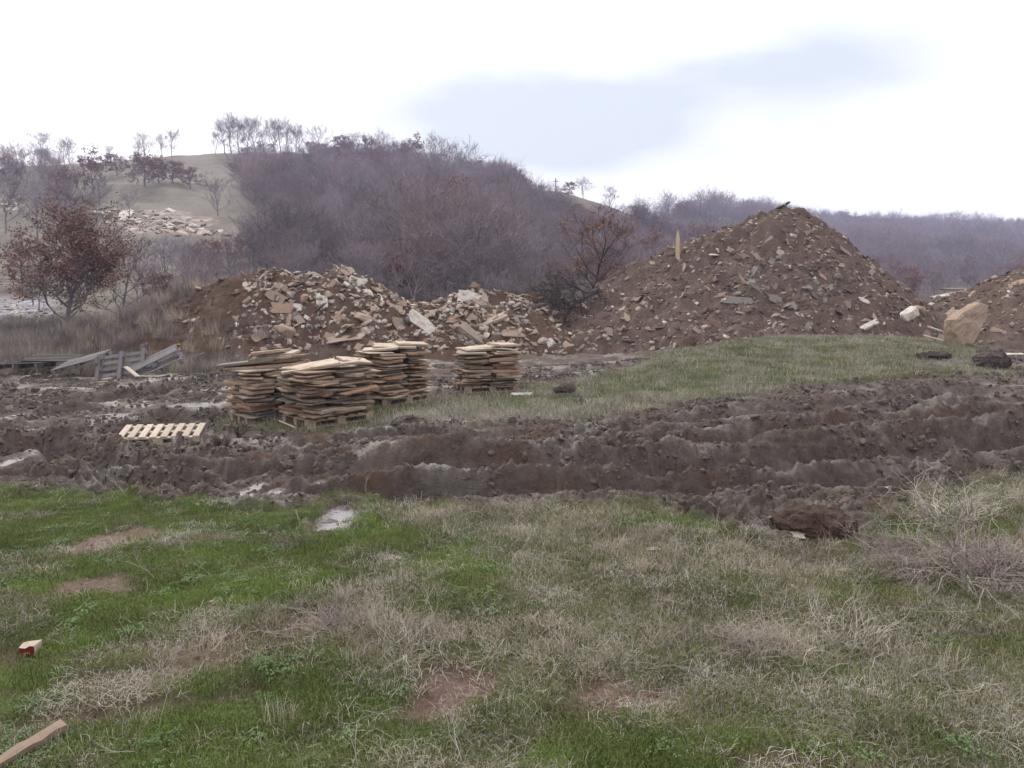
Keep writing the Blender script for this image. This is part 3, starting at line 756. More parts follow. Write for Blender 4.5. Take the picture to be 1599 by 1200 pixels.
for q in [(1150, 470, 1.0, 'grey', 3, (1.3, .5, 1.2), (.9, .1, 0), 'dark green-grey slab low on the heap'), (1163, 443, .75, 'heap', 2, (1.1, .25, .5), (1.2, .9, .1)), (1188, 455, .7, 'grey', 5, (1.2, .3, .5), (1., .6, 0)), (1238, 368, .5, 'white', 9, (1.1, .8, .8), (.3, .2, .4)), (1262, 365, .55, 'rub', 4, (.5, .8, .8), (1.3, 1.3, 0)),
          (1290, 436, .65, 'rub', 1, (1.2, .35, .6), (.9, .6, 0)), (1355, 473, .7, 'white', 2, (1.2, .4, .8), (.8, .35, 0)), (1243, 470, .55, 'heap', 6, (.6, .9, .6), (1.3, 1.4, 0)), (1009, 476, .5, 'rub', 10, (1.1, .9, .9), (.2, .2, .3)), (1120, 398, .45, 'white', 4, (1.2, .6, .4), (.3, 0, 0)), (1094, 520, .5, 'rub', 3, (1, .6, .6), (.8, .5, 0)), (1211, 468, .55, 'grey', 7, (1, .8, .6), (1, .3, .3)), (975, 484 + 15, .35, 'rub', 9, (1.4, .8, .7), (0, 0, .2))]:
    mark(heap_big, h_big, *q)
pts = []
while len(pts) < 1100:
    x = rs.uniform(12, 21.5); y = rs.uniform(22.5, 32)
    if not vis(h_rgt, x, y): continue
    s = min(.065 * math.exp(abs(rs.gauss(0, .8))), .40)
    pts.append((x, y, s, rs.choices(['heap', 'rub', 'white', 'grey'], [6, 3, 1.2, 1.2])[0]))
strew(heap_rgt, h_rgt, pts, 'stone', rs, .5, .35, clumps=(1500, (12, 21), (22.5, 31)))

# great ochre slab, white boulder and loose stones at the foot of the heaps
import bmesh
def prism_stone(name, m, prof, depth, rnd, jit=.03):
    """a standing slab: outline in x-z, thickness along y, roughened"""
    bm = bmesh.new(); n = len(prof); rings = []
    for k, f in enumerate((-.5, -.42, 0, .42, .5)):
        ins = .94 if abs(f) > .45 else 1.0
        cx = sum(p[0] for p in prof) / n; cz = sum(p[1] for p in prof) / n
        rings.append([bm.verts.new((cx + (p[0] - cx) * ins + rnd.uniform(-jit, jit), f * depth + rnd.uniform(-jit, jit) * .6, cz + (p[1] - cz) * ins + rnd.uniform(-jit, jit))) for p in prof])
    for a, b in zip(rings, rings[1:]):
        for k in range(n): bm.faces.new((a[k], a[(k + 1) % n], b[(k + 1) % n], b[k]))
    for rg, rev in ((rings[0], True), (rings[-1], False)):
        c = bm.verts.new(sum((v.co for v in rg), Vector()) / n + Vector((0, rnd.uniform(-.02, .02), 0)))
        for k in range(n):
            bm.faces.new((rg[(k + 1) % n], rg[k], c) if rev else (rg[k], rg[(k + 1) % n], c))
    bmesh.ops.recalc_face_normals(bm, faces=bm.faces[:])
    bmesh.ops.subdivide_edges(bm, edges=bm.edges[:], cuts=3, use_grid_fill=True)
    from mathutils import noise as mn
    for v in bm.verts: v.co += (mn.noise_vector(v.co * 3.5) * 1.3 + mn.noise_vector(Vector((v.co.x * 9, v.co.y * 9, v.co.z * 16))) * .6) * jit
    me = bpy.data.meshes.new(name); bm.to_mesh(me); bm.free(); me.materials.append(m); return me
rk = random.Random(5)
p = pix(1508, 505, 23.0)
o = link('boulder_slab', prism_stone('boulder_slab', M_boul, [(-.66, -.62), (-.10, -.68), (.30, -.30), (.66, .10), (.82, .46), (.55, .56), (.10, .44), (-.25, .36), (-.62, .16), (-.70, -.2)], .42, rk, .035), loc=(p.x, p.y, p.z), rot=(R(-10), R(-4), R(28)), scale=(1.05, 1.1, .97))
tag(o, 'huge ochre stone slab standing on edge between the two earth heaps', 'boulder')
def loose(name, u, v, Y, s, key, idx, sc, rot, label, cat='stone'):
    x = (u - CX) / FPX * Y; p = pix(u, v, Y)
    o = link(name, ST[key][idx].copy(), loc=p, rot=rot, scale=(s * sc[0], s * sc[1], s * sc[2])); tag(o, label, cat); return o
loose('boulder', 1420, 491, 24.4, .66, 'white', 9, (1, .8, .95), (.2, -.5, .2), 'cream white boulder between the tall heap and the ochre slab', 'boulder')
loose('boulder', 1436, 484, 25.0, .38, 'boul', 10, (1, .9, 1), (.2, .3, .2), 'orange brown stone tucked behind the cream white boulder', 'boulder')
loose('stone_slab', 1358, 508, 23.6, .38, 'white', 2, (1.2, .5, .9), (.5, -.45, .1), 'pale grey slab at the right foot of the tall heap')
loose('stone_slab', 1352, 501, 24.2, .3, 'boul', 11, (1, .9, .9), (0, 0, 0), 'small ochre stone behind the pale grey slab')
loose('stone_slab', 1556, 516, 22.5, .42, 'boul', 12, (1, 1, .8), (0, 0, 1), 'round brown stone right of the ochre slab')
loose('stone_slab', 1462, 515, 23.2, .30, 'white', 1, (1.2, .6, .5), (.3, .3, .2), 'white flat stone against the left side of the ochre slab')
loose('stone_slab', 1458, 528, 22.8, .28, 'white', 4, (1.4, .5, .4), (.2, .25, .1), 'narrow pale slab on the grass edge left of the ochre slab')
loose('stone_slab', 1484, 464, 29.5, .75, 'white', 3, (1.5, .7, .5), (.3, -.15, .1), 'long white slab on the crest behind the ochre slab')
loose('stone_slab', 1505, 461, 29.8, .6, 'white', 5, (1.3, .7, .6), (.3, -.2, .4), 'white block at the right end of the crest behind the ochre slab')
loose('stone_slab', 1492, 452, 31.5, .6, 'grey', 6, (1.5, .7, .5), (.1, 0, .1), 'grey slab on the skyline between heaps')
loose('stone_slab', 1580, 553, 18.6, .35, 'white', 6, (1.3, .6, .3), (.1, 0, .1), 'flat pale stone behind the dark soil clod')

# broken upright trunk on the shoulder of the tall heap
d = on_heap(h_big, 1058, 402)
rb_ = random.Random(9)
V = []; F_ = []; hs = [-.3, 0, .35, .62, .8, .98, 1.08]; wd_ = [.20, .19, .17, .14, .11, .05, .0]
for k, (h, w_) in enumerate(zip(hs, wd_)):
    for a in range(8):
        an = a / 8 * 6.283; V.append((math.cos(an) * w_ * rb_.uniform(.75, 1.1) * .75 - .03 * h + (.03 if a % 2 else -.01) * (k > 2), math.sin(an) * w_ * .6, h + rb_.uniform(-.03, .05) * (k > 2) * 1.5))
for k in range(len(hs) - 1):
    for a in range(8): F_.append((k * 8 + a, k * 8 + (a + 1) % 8, (k + 1) * 8 + (a + 1) % 8, (k + 1) * 8 + a))
root = bpy.data.objects.new('broken_trunk', None); C.objects.link(root); root.location = (d[0], d[1], d[2] + .05)
tag(root, 'splintered pale tree trunk sticking up on the left shoulder of the tall heap', 'tree stump')
link('trunk', pyme('trunk', V, F_, M_wsplit), root)
for (sx_, sz_, dx_) in ((-.12, .72, -.18), (.08, .62, .05), (-.04, .88, -.02), (.12, .40, .10)):
    link('splinter', pyme('splinter', [(sx_, 0, .1), (sx_ + .06, .03, .15), (sx_ + .03, -.05, .08), (sx_ + dx_, 0, sz_)], [(0, 1, 3), (1, 2, 3), (2, 0, 3), (0, 2, 1)], M_wsplit), root)
root.scale = (.72, .72, .84)

# ------------------------------------------------------------------ pallets and slab stacks
def box_me(name, sx, sy, sz, m, jit=.004, rnd=rk):
    V = [(x * sx / 2 + rnd.uniform(-jit, jit), y * sy / 2 + rnd.uniform(-jit, jit), z * sz / 2) for x in (-1, 1) for y in (-1, 1) for z in (-1, 1)]
    return pyme(name, V, [(0, 1, 3, 2), (4, 6, 7, 5), (0, 4, 5, 1), (2, 3, 7, 6), (0, 2, 6, 4), (1, 5, 7, 3)], m)
def make_pallet(m, deck=7, Lx=1.2, Ly=.8, label='', group=None, missing=()):
    root = bpy.data.objects.new('pallet', None); C.objects.link(root)
    tag(root, label, 'pallet', group)
    # deck planks run along y (short side), stringers along x
    pw = Lx / deck * .64
    mp_ = box_me('plank', Ly, pw, .022, m); ms = box_me('stringer', Lx, .10, .022, m); mb = box_me('block', .14, .10, .078, m)
    for k in range(deck):
        if k in missing: continue
        link('plank', mp_, root, (-Lx / 2 + pw / 2 + k * (Lx - pw) / (deck - 1), rk.uniform(-.008, .008), .133), (0, 0, math.pi / 2 + rk.uniform(-.012, .012)))
    for yy in (-1, 0, 1):
        link('stringer', ms, root, (0, yy * (Ly / 2 - .05), .111)); link('bottom_board', ms, root, (0, yy * (Ly / 2 - .05), .011))
        for xx in (-1, 0, 1): link('block', mb, root, (xx * (Lx / 2 - .07), yy * (Ly / 2 - .05), .061))
    return root
def pose(root, loc, rot, order='XYZ'):
    root.location = loc; root.rotation_mode = order; root.rotation_euler = rot
SL = [slab_mesh('slab', M_slab, rn, rn.randint(5, 8), 1.0, .20, 1.0) for _ in range(16)]
SLT = [slab_mesh('slab', M_slabtop, rn, rn.randint(6, 8), 1.0, .16, 1.0) for _ in range(4)]
SLG = [slab_mesh('slab', M_grey, rn, rn.randint(5, 7), 1.0, .2, 1.0) for _ in range(3)]
def make_stack(u, v, Y, yaw, h, label, lx=1.22, ly=.86, lean=(0, 0), tops=(), seed=0, split=None, taper=0.0, pal_label=''):
    """pallet + stack; (u, v) is the photo pixel of the pallet's nearest corner at depth Y"""
    r_ = random.Random(seed)
    p = pix(u, v, Y); ax = Vector((math.cos(yaw), math.sin(yaw), 0)); ay = Vector((-math.sin(yaw), math.cos(yaw), 0))
    c = Vector((p.x, p.y, p.z)) + ax * .6 + ay * .4
    c.z = p.z
    pal = make_pallet(M_wmid, 7, 1.2, .8, pal_label, 'pallets under the stone stacks'); pose(pal, c, (0, 0, yaw))
    root = bpy.data.objects.new('slab_stack', None); C.objects.link(root); root.location = (c.x, c.y, c.z + .146); root.rotation_euler = (0, 0, yaw)
    tag(root, label, 'stone stack', 'stacks of flat stone slabs on pallets')
    z = 0.0; layer = 0
    while z < h:
        f = z / h; t = r_.choice((.024, .03, .036, .042, .05, .062))
        kx = 1 - taper * f
        if split:
            cells = [(-.265 * lx, 0, .46 * lx, .98 * ly), (.265 * lx, 0, .46 * lx, .98 * ly)]
            if r_.random() < .6:
                cells = [(cx, s * .25 * ly, w_, .54 * ly) for (cx, _, w_, _) in cells for s in (-1, 1)]
        else:
            mode = r_.random(); sp = r_.uniform(-.10, .10)
            if mode < .62: cells = [((-.25 + sp / 2) * lx, s * .25 * ly, (.5 + sp) * lx, .56 * ly) for s in (-1, 1)] + [((.25 + sp / 2) * lx, s * .25 * ly, (.5 - sp) * lx, .56 * ly) for s in (-1, 1)]
            elif mode < .92: cells = [(-.33 * lx, 0, .34 * lx, ly), (0.0, .22 * ly, .36 * lx, .5 * ly), (0.0, -.22 * ly, .36 * lx, .55 * ly), (.33 * lx, 0, .34 * lx, ly)]
            else: cells = [(-.24 * lx, 0, .52 * lx, ly), (.25 * lx, 0, .5 * lx, ly)]
        for (cx, cy, wx, wy) in cells:
            tt = t * r_.uniform(.55, 1.05)
            me = r_.choice(SL if r_.random() < .90 else SLG)
            link('slab', me, root, ((cx + r_.gauss(0, .05)) * kx + lean[0] * f, (cy + r_.gauss(0, .05)) * kx + lean[1] * f, z + tt / 2 + r_.uniform(0, .008)),
                 (r_.gauss(0, .035), r_.gauss(0, .035), r_.choice((0, math.pi)) + r_.gauss(0, .22)), (wx * kx * r_.uniform(.82, 1.10), wy * kx * r_.uniform(.84, 1.14), tt * .98))
        z += t; layer += 1
    for (dx, dy, sx, sy, tt, rz, rx, ry, lb) in tops:
        o = link('slab', r_.choice(SLT), root, (dx, dy, z + tt / 2 + .012), (rx, ry, rz), (sx, sy, tt)); z += tt * .8
        if lb: o['label'] = lb
    return root
S1 = make_stack(386, 667, 12.75, R(38), .72, 'leaning stone stack furthest left with long slabs jutting out at its top', 1.15, .88, (-.02, .02), [], 31, taper=.06, pal_label='pallet under the furthest left stone stack')
zt = .74
r_ = random.Random(77)
for k, (wx, dx, dy, rz, mm_) in enumerate([(1.25, -.10, .05, -.55, SLG[0]), (1.0, -.18, .18, -.5, SL[2]), (.8, .16, -.05, -.7, SL[3]), (1.1, -.28, .22, -.62, SLG[1]), (.75, .12, .05, -.6, SL[5]), (.9, .14, -.05, -.6, SL[6]), (.7, .10, .0, -.7, SL[8]), (.62, .16, .02, -.7, SLT[0]), (.55, .0, .0, -.6, SL[9])]):
    link('slab', mm_, S1, (dx, dy, zt), (r_.gauss(0, .03), -.09 + r_.gauss(0, .03), rz), (wx, .55, .05)); zt += .036
S2 = make_stack(481, 671, 11.95, R(44), .72, 'nearest stone stack topped by a broad tilted pale slab', 1.2, .86, (.0, .0), [(-.22, .12, .85, .70, .045, -.5, .02, -.16, 'broad pale tilted slab on top'), (.10, -.10, .8, .62, .045, -.6, .0, -.10, None), (.42, -.12, .5, .5, .04, -.3, .05, .12, None)], 32, pal_label='pallet under the nearest stone stack')
S3 = make_stack(602, 636, 14.2, R(50), .82, 'stone stack with a gap down its middle standing behind the nearest one', 1.18, .85, (-.03, .05), [(-.25, .1, .7, .6, .045, -.8, 0, -.08, None), (.05, .05, .85, .55, .04, -.75, .03, .03, None), (.36, -.05, .6, .6, .04, -.6, 0, .04, None)], 33, split=True, pal_label='pallet under the stone stack with the gap down its middle')
S4 = make_stack(727, 615, 16.4, R(18), .72, 'stone stack standing alone furthest right', 1.22, .85, (.02, .03), [(-.28, .0, .65, .6, .05, .1, 0, -.02, None), (.12, .1, .95, .55, .045, -.1, .0, -.08, 'long pale slab lying on top'), (.35, -.05, .5, .6, .05, .2, 0, .04, None)], 34, pal_label='pallet under the lone stone stack furthest right')
# board leaning at the near stack's left foot
p = pix(452, 664, 11.8)
o = link('loose_board', box_me('loose_board', .34, .14, .02, M_wnew), loc=(p.x, p.y, p.z), rot=(R(-25), R(14), R(-28))); tag(o, 'short pale board leaning at the left foot of the nearest stack', 'board')

# the pale pallet lying in the mud
pl = make_pallet(M_wnew, 8, 1.2, .8, 'clean pale pallet lying flat in the mud left of the stacks', 'loose pallets')
pz = pix(254, 684, 12.3); pose(pl, (pz.x, pz.y, pz.z - .015), (R(4), R(1), R(14)))
# heap of old pallets on the left
def old(u, v, Y, xd, yd, m, label, dz=0, deck=5, Lx=.8, Ly=1.2, **k):
    """xd: world direction across the planks, yd: along the planks"""
    a = make_pallet(m, deck, Lx, Ly, label, 'old pallets thrown in a heap', **k); p = pix(u, v, Y)
    yv = Vector(yd).normalized(); xv = Vector(xd); xv = (xv - yv * xv.dot(yv)).normalized(); zv = xv.cross(yv)
    a.location = (p.x, p.y, p.z + dz); a.rotation_euler = Matrix((xv, yv, zv)).transposed().to_euler(); return a
old(187, 570, 19.4, (.10, .55, .80), (1, .05, .14), M_wold, 'grey pallet standing on edge in the middle of the pallet heap with its underside showing')
old(178, 590, 18.7, (.75, .65, .03), (.65, -.75, -.05), M_wmid, 'pale slatted pallet lying flat at the front of the pallet heap', deck=6, Lx=1.0, Ly=.7, dz=-.12)
old(243, 568, 19.3, (.62, -.75, .02), (.85, .30, .44), M_wold, 'upper grey pallet of the leaning pair at the right end of the pallet heap')
old(251, 579, 19.2, (.62, -.75, .02), (.87, .30, .40), M_wold, 'lower pallet of the leaning pair at the right end of the pallet heap')
old(130, 570, 19.8, (.25, -.95, -.12), (.93, -.1, .24), M_wold, 'grey pallet sloping down to the left beside the standing one')
old(84, 570, 20.6, (.1, -.95, -.1), (1, .1, -.03), M_wdark, 'dark wet pallet lying behind the left end of the pallet heap', dz=.05)
old(38, 575, 20.2, (.1, -1, .04), (1, .1, .03), M_wdark, 'dark broken pallet sunk in mud furthest left', missing=(1, 2))
for (u, v, Y, L_, rot, lb) in [(232, 588, 18.6, .6, (0, 0, R(-4)), 'pale board lying at the foot of the leaning pallet pair'), (206, 581, 18.5, .5, (0, R(25), R(-30)), 'short reddish board between the standing pallet and the leaning pair')]:
    p = pix(u, v, Y); o = link('loose_board', box_me('loose_board', L_, .11, .024, M_wnew), loc=p, rot=rot); tag(o, lb, 'board')

# ------------------------------------------------------------------ small things in the foreground
x, y = hit(48, 1013)
root = bpy.data.objects.new('wood_block', None); C.objects.link(root); root.location = (x, y, gz(x, y) + .01); root.rotation_euler = (0, 0, R(14)); root.scale = (.72,) * 3
tag(root, 'split wooden block with a dark red painted side on the grass', 'wood block')
V = [(-.05, -.03, 0), (.032, -.035, 0), (.05, .03, 0), (-.05, .03, 0), (-.055, -.03, .055), (-.02, -.032, .048), (.006, -.034, .062), (.03, -.034, .058), (.058, .032, .068), (-.02, .03, .066), (-.05, .028, .06)]
link('split_wood', pyme('split_wood', V, [(0, 3, 2, 1), (1, 2, 8, 7), (2, 3, 10, 9, 8), (3, 0, 4, 10), (4, 5, 9, 10), (5, 6, 7, 8, 9), (0, 1, 7, 6, 5, 4)], M_wnew), root)
link('painted_side', pyme('painted_side', [(v[0], v[1] - .0025, v[2]) for v in (V[0], V[1], V[7], V[6], V[5], V[4])] + [(V[0][0], V[0][1], V[0][2] + .001), (V[1][0], V[1][1], .001)], [(0, 1, 2, 3, 4, 5), (0, 6, 7, 1)], M_red), root)
x1, y1 = hit(100, 1150); x0, y0 = hit(-25, 1215, 1.2); z1, z0 = gz(x1, y1), gz(x0, y0)
ln = math.hypot(x1 - x0, y1 - y0)
V = []; ns = 9
for k in range(ns + 1):
    f = k / ns; a, b = -ln / 2 + ln * f, .019 * (1 + .12 * math.sin(k * 2.3)); hh = .020 * (1 + .15 * math.sin(k * 1.7 + 1))
    V += [(a, -b, -hh), (a, b, -hh), (a, b * .8, hh), (a, -b * .9, hh)]
F_ = [(0, 3, 2, 1), (ns * 4, ns * 4 + 1, ns * 4 + 2, ns * 4 + 3)]
for k in range(ns):
    for a in range(4): F_.append((k * 4 + a, k * 4 + (a + 1) % 4, k * 4 + 4 + (a + 1) % 4, k * 4 + 4 + a))
o = link('wooden_stake', pyme('wooden_stake', V, F_, M_wmid), loc=((x0 + x1) / 2, (y0 + y1) / 2, (z0 + z1) / 2 + .03), rot=(R(20), -math.atan2(z1 - z0, ln), math.atan2(y1 - y0, x1 - x0)))
tag(o, 'rough wooden stake lying on the grass in the lower left corner', 'stake')
def chip(u, v, s, key, idx, label, rot=(0, 0, 0), sc=(1, 1, 1), cat='stone'):
    x, y = hit(u, v); o = link('stone_chip', ST[key][idx], loc=(x, y, gz(x, y) + s * .12), rot=rot, scale=(s * sc[0], s * sc[1], s * sc[2])); tag(o, label, cat, 'loose stone chips')
chip(1240, 850, .09, 'white', 2, 'white flat stone in front of the red-brown clod', (.25, 0, -.4), (1.3, .8, .4))
chip(701, 867, .05, 'white', 9, 'tiny pale stone by the worn brown streak left of centre')
chip(1020, 863, .05, 'white', 4, 'tiny white chip in straw right of centre', (0, 0, .3))
chip(332, 947, .05, 'boul', 10, 'small pink orange chip on green grass')
chip(890, 769, .14, 'white', 9, 'pale lump on the rim of the near rut')
chip(925, 770, .16, 'rub', 10, 'beige lump beside the pale lump on the near rut rim')
chip(1383, 777, .09, 'white', 4, 'white chip at the grass edge on the right', (0, 0, .3), (1.5, .6, .5))
chip(816, 618, .30, 'white', 2, 'white flat stone in dry grass right of the lone stack', (.1, 0, .1), (1.2, .6, .4))
chip(814, 646, .13, 'white', 3, 'small white stone in straw above the mud', (0, .2, 1))
chip(490, 770, .13, 'rub', 10, 'grey beige stone beside the near rut puddle')
chip(977, 1100, .035, 'white', 1, 'small white pebble on the right bare patch')
chip(740, 1100, .03, 'white', 9, 'small white pebble on the left bare patch')
chip(1265, 712 , .08, 'white', 5, 'small pale stone in smooth mud')
rp = random.Random(77)

# ------------------------------------------------------------------ scatter by geometry nodes
def cloud(name, meshes, P_, rot, scl, label, kind='stuff'):
    """one object: points that carry copies of the given meshes (uncountable ground cover)"""
    col_ = bpy.data.collections.new(name + '_sources')
    for k, m in enumerate(meshes):
        o = bpy.data.objects.new('%s_source_%02d' % (name, k), m); col_.objects.link(o)
    me = bpy.data.meshes.new(name); n = len(P_)
    me.vertices.add(n); me.vertices.foreach_set('co', np.asarray(P_, np.float32).ravel())
    a = me.attributes.new('rot', 'FLOAT_VECTOR', 'POINT'); a.data.foreach_set('vector', np.asarray(rot, np.float32).ravel())
    a = me.attributes.new('scl', 'FLOAT_VECTOR', 'POINT'); a.data.foreach_set('vector', np.asarray(scl, np.float32).ravel())
    a = me.attributes.new('idx', 'INT', 'POINT'); a.data.foreach_set('value', rng.integers(0, len(meshes), n).astype(np.int32))
    me.update()
    ob = link(name, me)
    ng = bpy.data.node_groups.new(name + '_scatter', 'GeometryNodeTree')
    ng.interface.new_socket('Geometry', in_out='INPUT', socket_type='NodeSocketGeometry'); ng.interface.new_socket('Geometry', in_out='OUTPUT', socket_type='NodeSocketGeometry')
    gi = ng.nodes.new('NodeGroupInput'); go = ng.nodes.new('NodeGroupOutput')
    ci = ng.nodes.new('GeometryNodeCollectionInfo'); ci.inputs[0].default_value = col_; ci.inputs['Separate Children'].default_value = True; ci.inputs['Reset Children'].default_value = True
    ip = ng.nodes.new('GeometryNodeInstanceOnPoints'); ip.inputs['Pick Instance'].default_value = True
    def na(n_, t):
        q = ng.nodes.new('GeometryNodeInputNamedAttribute'); q.data_type = t; q.inputs[0].default_value = n_; return next(s for s in q.outputs if s.enabled and s.name == 'Attribute')
    ng.links.new(gi.outputs[0], ip.inputs['Points']); ng.links.new(ci.outputs[0], ip.inputs['Instance'])
    ng.links.new(na('idx', 'INT'), ip.inputs['Instance Index'])
    e2r = ng.nodes.new('FunctionNodeEulerToRotation'); ng.links.new(na('rot', 'FLOAT_VECTOR'), e2r.inputs[0]); ng.links.new(e2r.outputs[0], ip.inputs['Rotation'])
    ng.links.new(na('scl', 'FLOAT_VECTOR'), ip.inputs['Scale'])
    ng.links.new(ip.outputs[0], go.inputs[0])
    md = ob.modifiers.new('scatter', 'NODES'); md.node_group = ng
    tag(ob, label, kind=kind); return ob

def blades(name, m, n, R_, h0, h1, w_, lean=.5, curl=.5, rnd=None, flat=0):
    """a patch of blades, each two bent segments"""
    rnd = rnd or random.Random(1); V = []; F_ = []
    for k in range(n):
        a = rnd.uniform(0, 6.28); r = R_ * math.sqrt(rnd.random()); x, y = math.cos(a) * r, math.sin(a) * r
        h = rnd.uniform(h0, h1); d = rnd.uniform(0, 6.28); le = abs(rnd.gauss(0, lean))
        fx, fy = math.cos(d), math.sin(d); el_ = math.atan2(1, le) if not flat or rnd.random() > flat else rnd.uniform(.05, .35)
        wx, wy = -fy * w_ / 2, fx * w_ / 2
        p1 = (x + fx * math.cos(el_) * h * .5, y + fy * math.cos(el_) * h * .5, math.sin(el_) * h * .5)
        el2 = el_ - curl * rnd.random()
        p2 = (p1[0] + fx * math.cos(el2) * h * .5, p1[1] + fy * math.cos(el2) * h * .5, max(p1[2] + math.sin(el2) * h * .5, .004))
        b = len(V); z0 = -.008
        V += [(x - wx, y - wy, z0), (x + wx, y + wy, z0), (p1[0] + wx * .8, p1[1] + wy * .8, p1[2]), (p1[0] - wx * .8, p1[1] - wy * .8, p1[2]), p2]
        F_ += [(b, b + 1, b + 2, b + 3), (b + 3, b + 2, b + 4)]
    return pyme(name, V, F_, m)
rb2 = random.Random(2)
def herb(name, m, n, R_, rnd):
    V = []; F_ = []
    for k in range(n):
        cx, cy = rnd.gauss(0, R_ / 2), rnd.gauss(0, R_ / 2)
        for j in range(rnd.randint(3, 6)):
            d = rnd.uniform(0, 6.28); l = rnd.uniform(.012, .026); wv = l * .35; z = rnd.uniform(.006, .03)
            fx, fy = math.cos(d), math.sin(d); b = len(V)
            V += [(cx, cy, z * .4), (cx + fx * l * .6 - fy * wv, cy + fy * l * .6 + fx * wv, z), (cx + fx * l * 1.1, cy + fy * l * 1.1, z * .8), (cx + fx * l * .6 + fy * wv, cy + fy * l * .6 - fx * wv, z)]
            F_.append((b, b + 3, b + 2, b + 1))
    return pyme(name, V, F_, m)
def wedge(n, r0, r1, hf=.70, power=1.0):
    Yv = np.sqrt(rng.random(n) * (r1 ** 2 - r0 ** 2) + r0 ** 2) if power == 1 else np.exp(rng.random(n) * math.log(r1 / r0)) * r0
    return rng.uniform(-hf, hf, n) * Yv, Yv
def mk_rot(n, tilt=.08): return np.stack([rng.normal(0, tilt, n), rng.normal(0, tilt, n), rng.uniform(0, 6.28, n)], 1)
def mk_scl(n, a, b): s = rng.uniform(a, b, n); return np.stack([s, s, s * rng.uniform(.8, 1.2, n)], 1)
PATCH_G = [blades('green_patch', M_blade, 150, .12, .008, .024, .0026, .8, .7, rb2) for _ in range(5)]
PATCH_O = [blades('olive_patch', M_blade2, 100, .12, .008, .030, .0028, .9, .8, rb2) for _ in range(4)]
PATCH_S = [blades('straw_patch', M_straw, 40, .14, .04, .16, .0019, 1.3, 1.0, rb2, .8) for _ in range(5)]
PATCH_T = [blades('tan_patch', M_straw2, 55, .07, .05, .17, .0024, .7, .7, rb2, .2) for _ in range(4)]
HERB = [herb('herb_patch', M_herb, 16, .10, rb2) for _ in range(3)]

def place(x, y, keep, lift=0.):
    x, y = x[keep], y[keep]; z = height(x, y) + lift; return np.stack([x, y, z], 1)
# meadow in front
x, y = wedge(26000, 2.0, 8.5); Mk = masks(x, y); f = perlin(x * 1.2, y * 1.5, 201)
gk = (Mk[0] < .35) & (Mk[2] < .42) & (rng.random(len(x)) > np.clip(Mk[3] * .92 + Mk[2] * 1.6, 0, .97))
Pg = place(x, y, gk); cloud('green_grass', PATCH_G, Pg, mk_rot(len(Pg)), mk_scl(len(Pg), .6, 1.12), 'short green grass covering the near meadow')
x, y = wedge(14000, 2.0, 8.5); Mk = masks(x, y)
gk = (Mk[0] < .4) & (Mk[2] < .5) & (rng.random(len(x)) < .34 + .6 * Mk[3] - 1.4 * Mk[2])
Pg = place(x, y, gk); cloud('olive_grass', PATCH_O, Pg, mk_rot(len(Pg)), mk_scl(len(Pg), .75, 1.4), 'olive mossy grass among the straw')
x, y = wedge(15000, 2.0, 8.5); Mk = masks(x, y); f = fbm(x * 1.6, y * 2.0, 203, 3)
gk = (Mk[0] < .5) & (rng.random(len(x)) < np.clip((Mk[3] - .25) * 1.1, 0, 1) * smooth(-.35, .45, f) * np.clip(1 - 1.3 * Mk[2], 0, 1) + .015)
Pg = place(x, y, gk); cloud('dry_grass', PATCH_S, Pg, mk_rot(len(Pg)), mk_scl(len(Pg), .3, .8), 'tangled grey straw lying over the meadow')
PATCH_SS = [blades('short_straw_patch', M_straw, 80, .13, .02, .07, .0020, 1.4, 1.0, rb2, .85) for _ in range(4)] + [blades('short_straw_patch', M_straw2, 70, .13, .02, .06, .0022, 1.2, 1.0, rb2, .7)]
x, y = wedge(16000, 2.0, 8.5); Mk = masks(x, y)
gk = (Mk[0] < .5) & (rng.random(len(x)) < (.08 + .6 * Mk[3]) * np.clip(1.1 - Mk[2], .2, 1) * smooth(-.5, .35, fbm(x * 3, y * 3, 207, 3)))
Pg = place(x, y, gk); cloud('short_straw', PATCH_SS, Pg, mk_rot(len(Pg)), mk_scl(len(Pg), .7, 1.3), 'short flattened straw bits between the grass')
x, y = wedge(9000, 2.0, 8.5); Mk = masks(x, y)
ds = np.min([seg_dist(x, y, st) for st in RIDGE_DRY], axis=0)
gk = (Mk[0] < .4) & (rng.random(len(x)) < np.maximum(smooth(.30, .05, ds + .1 * perlin(x * 4, y * 4, 206)) * .55, .03 * Mk[3]))
Pg = place(x, y, gk); cloud('tufted_grass', PATCH_T, Pg, mk_rot(len(Pg), .25), mk_scl(len(Pg), .45, .95), 'standing tufts of pale tan grass along low ridges')
x, y = wedge(5000, 2.0, 7.0); Mk = masks(x, y); f = perlin(x * 1.5, y * 2, 205)
gk = (Mk[0] < .2) & (Mk[3] < .8) & (Mk[2] < .4) & (rng.random(len(x)) < .10 + .25 * smooth(.15, .5, f))
Pg = place(x, y, gk, .012); cloud('clover', HERB, Pg, mk_rot(len(Pg)), mk_scl(len(Pg), .32, .7), 'small bright clover and rosette leaves in the green grass')
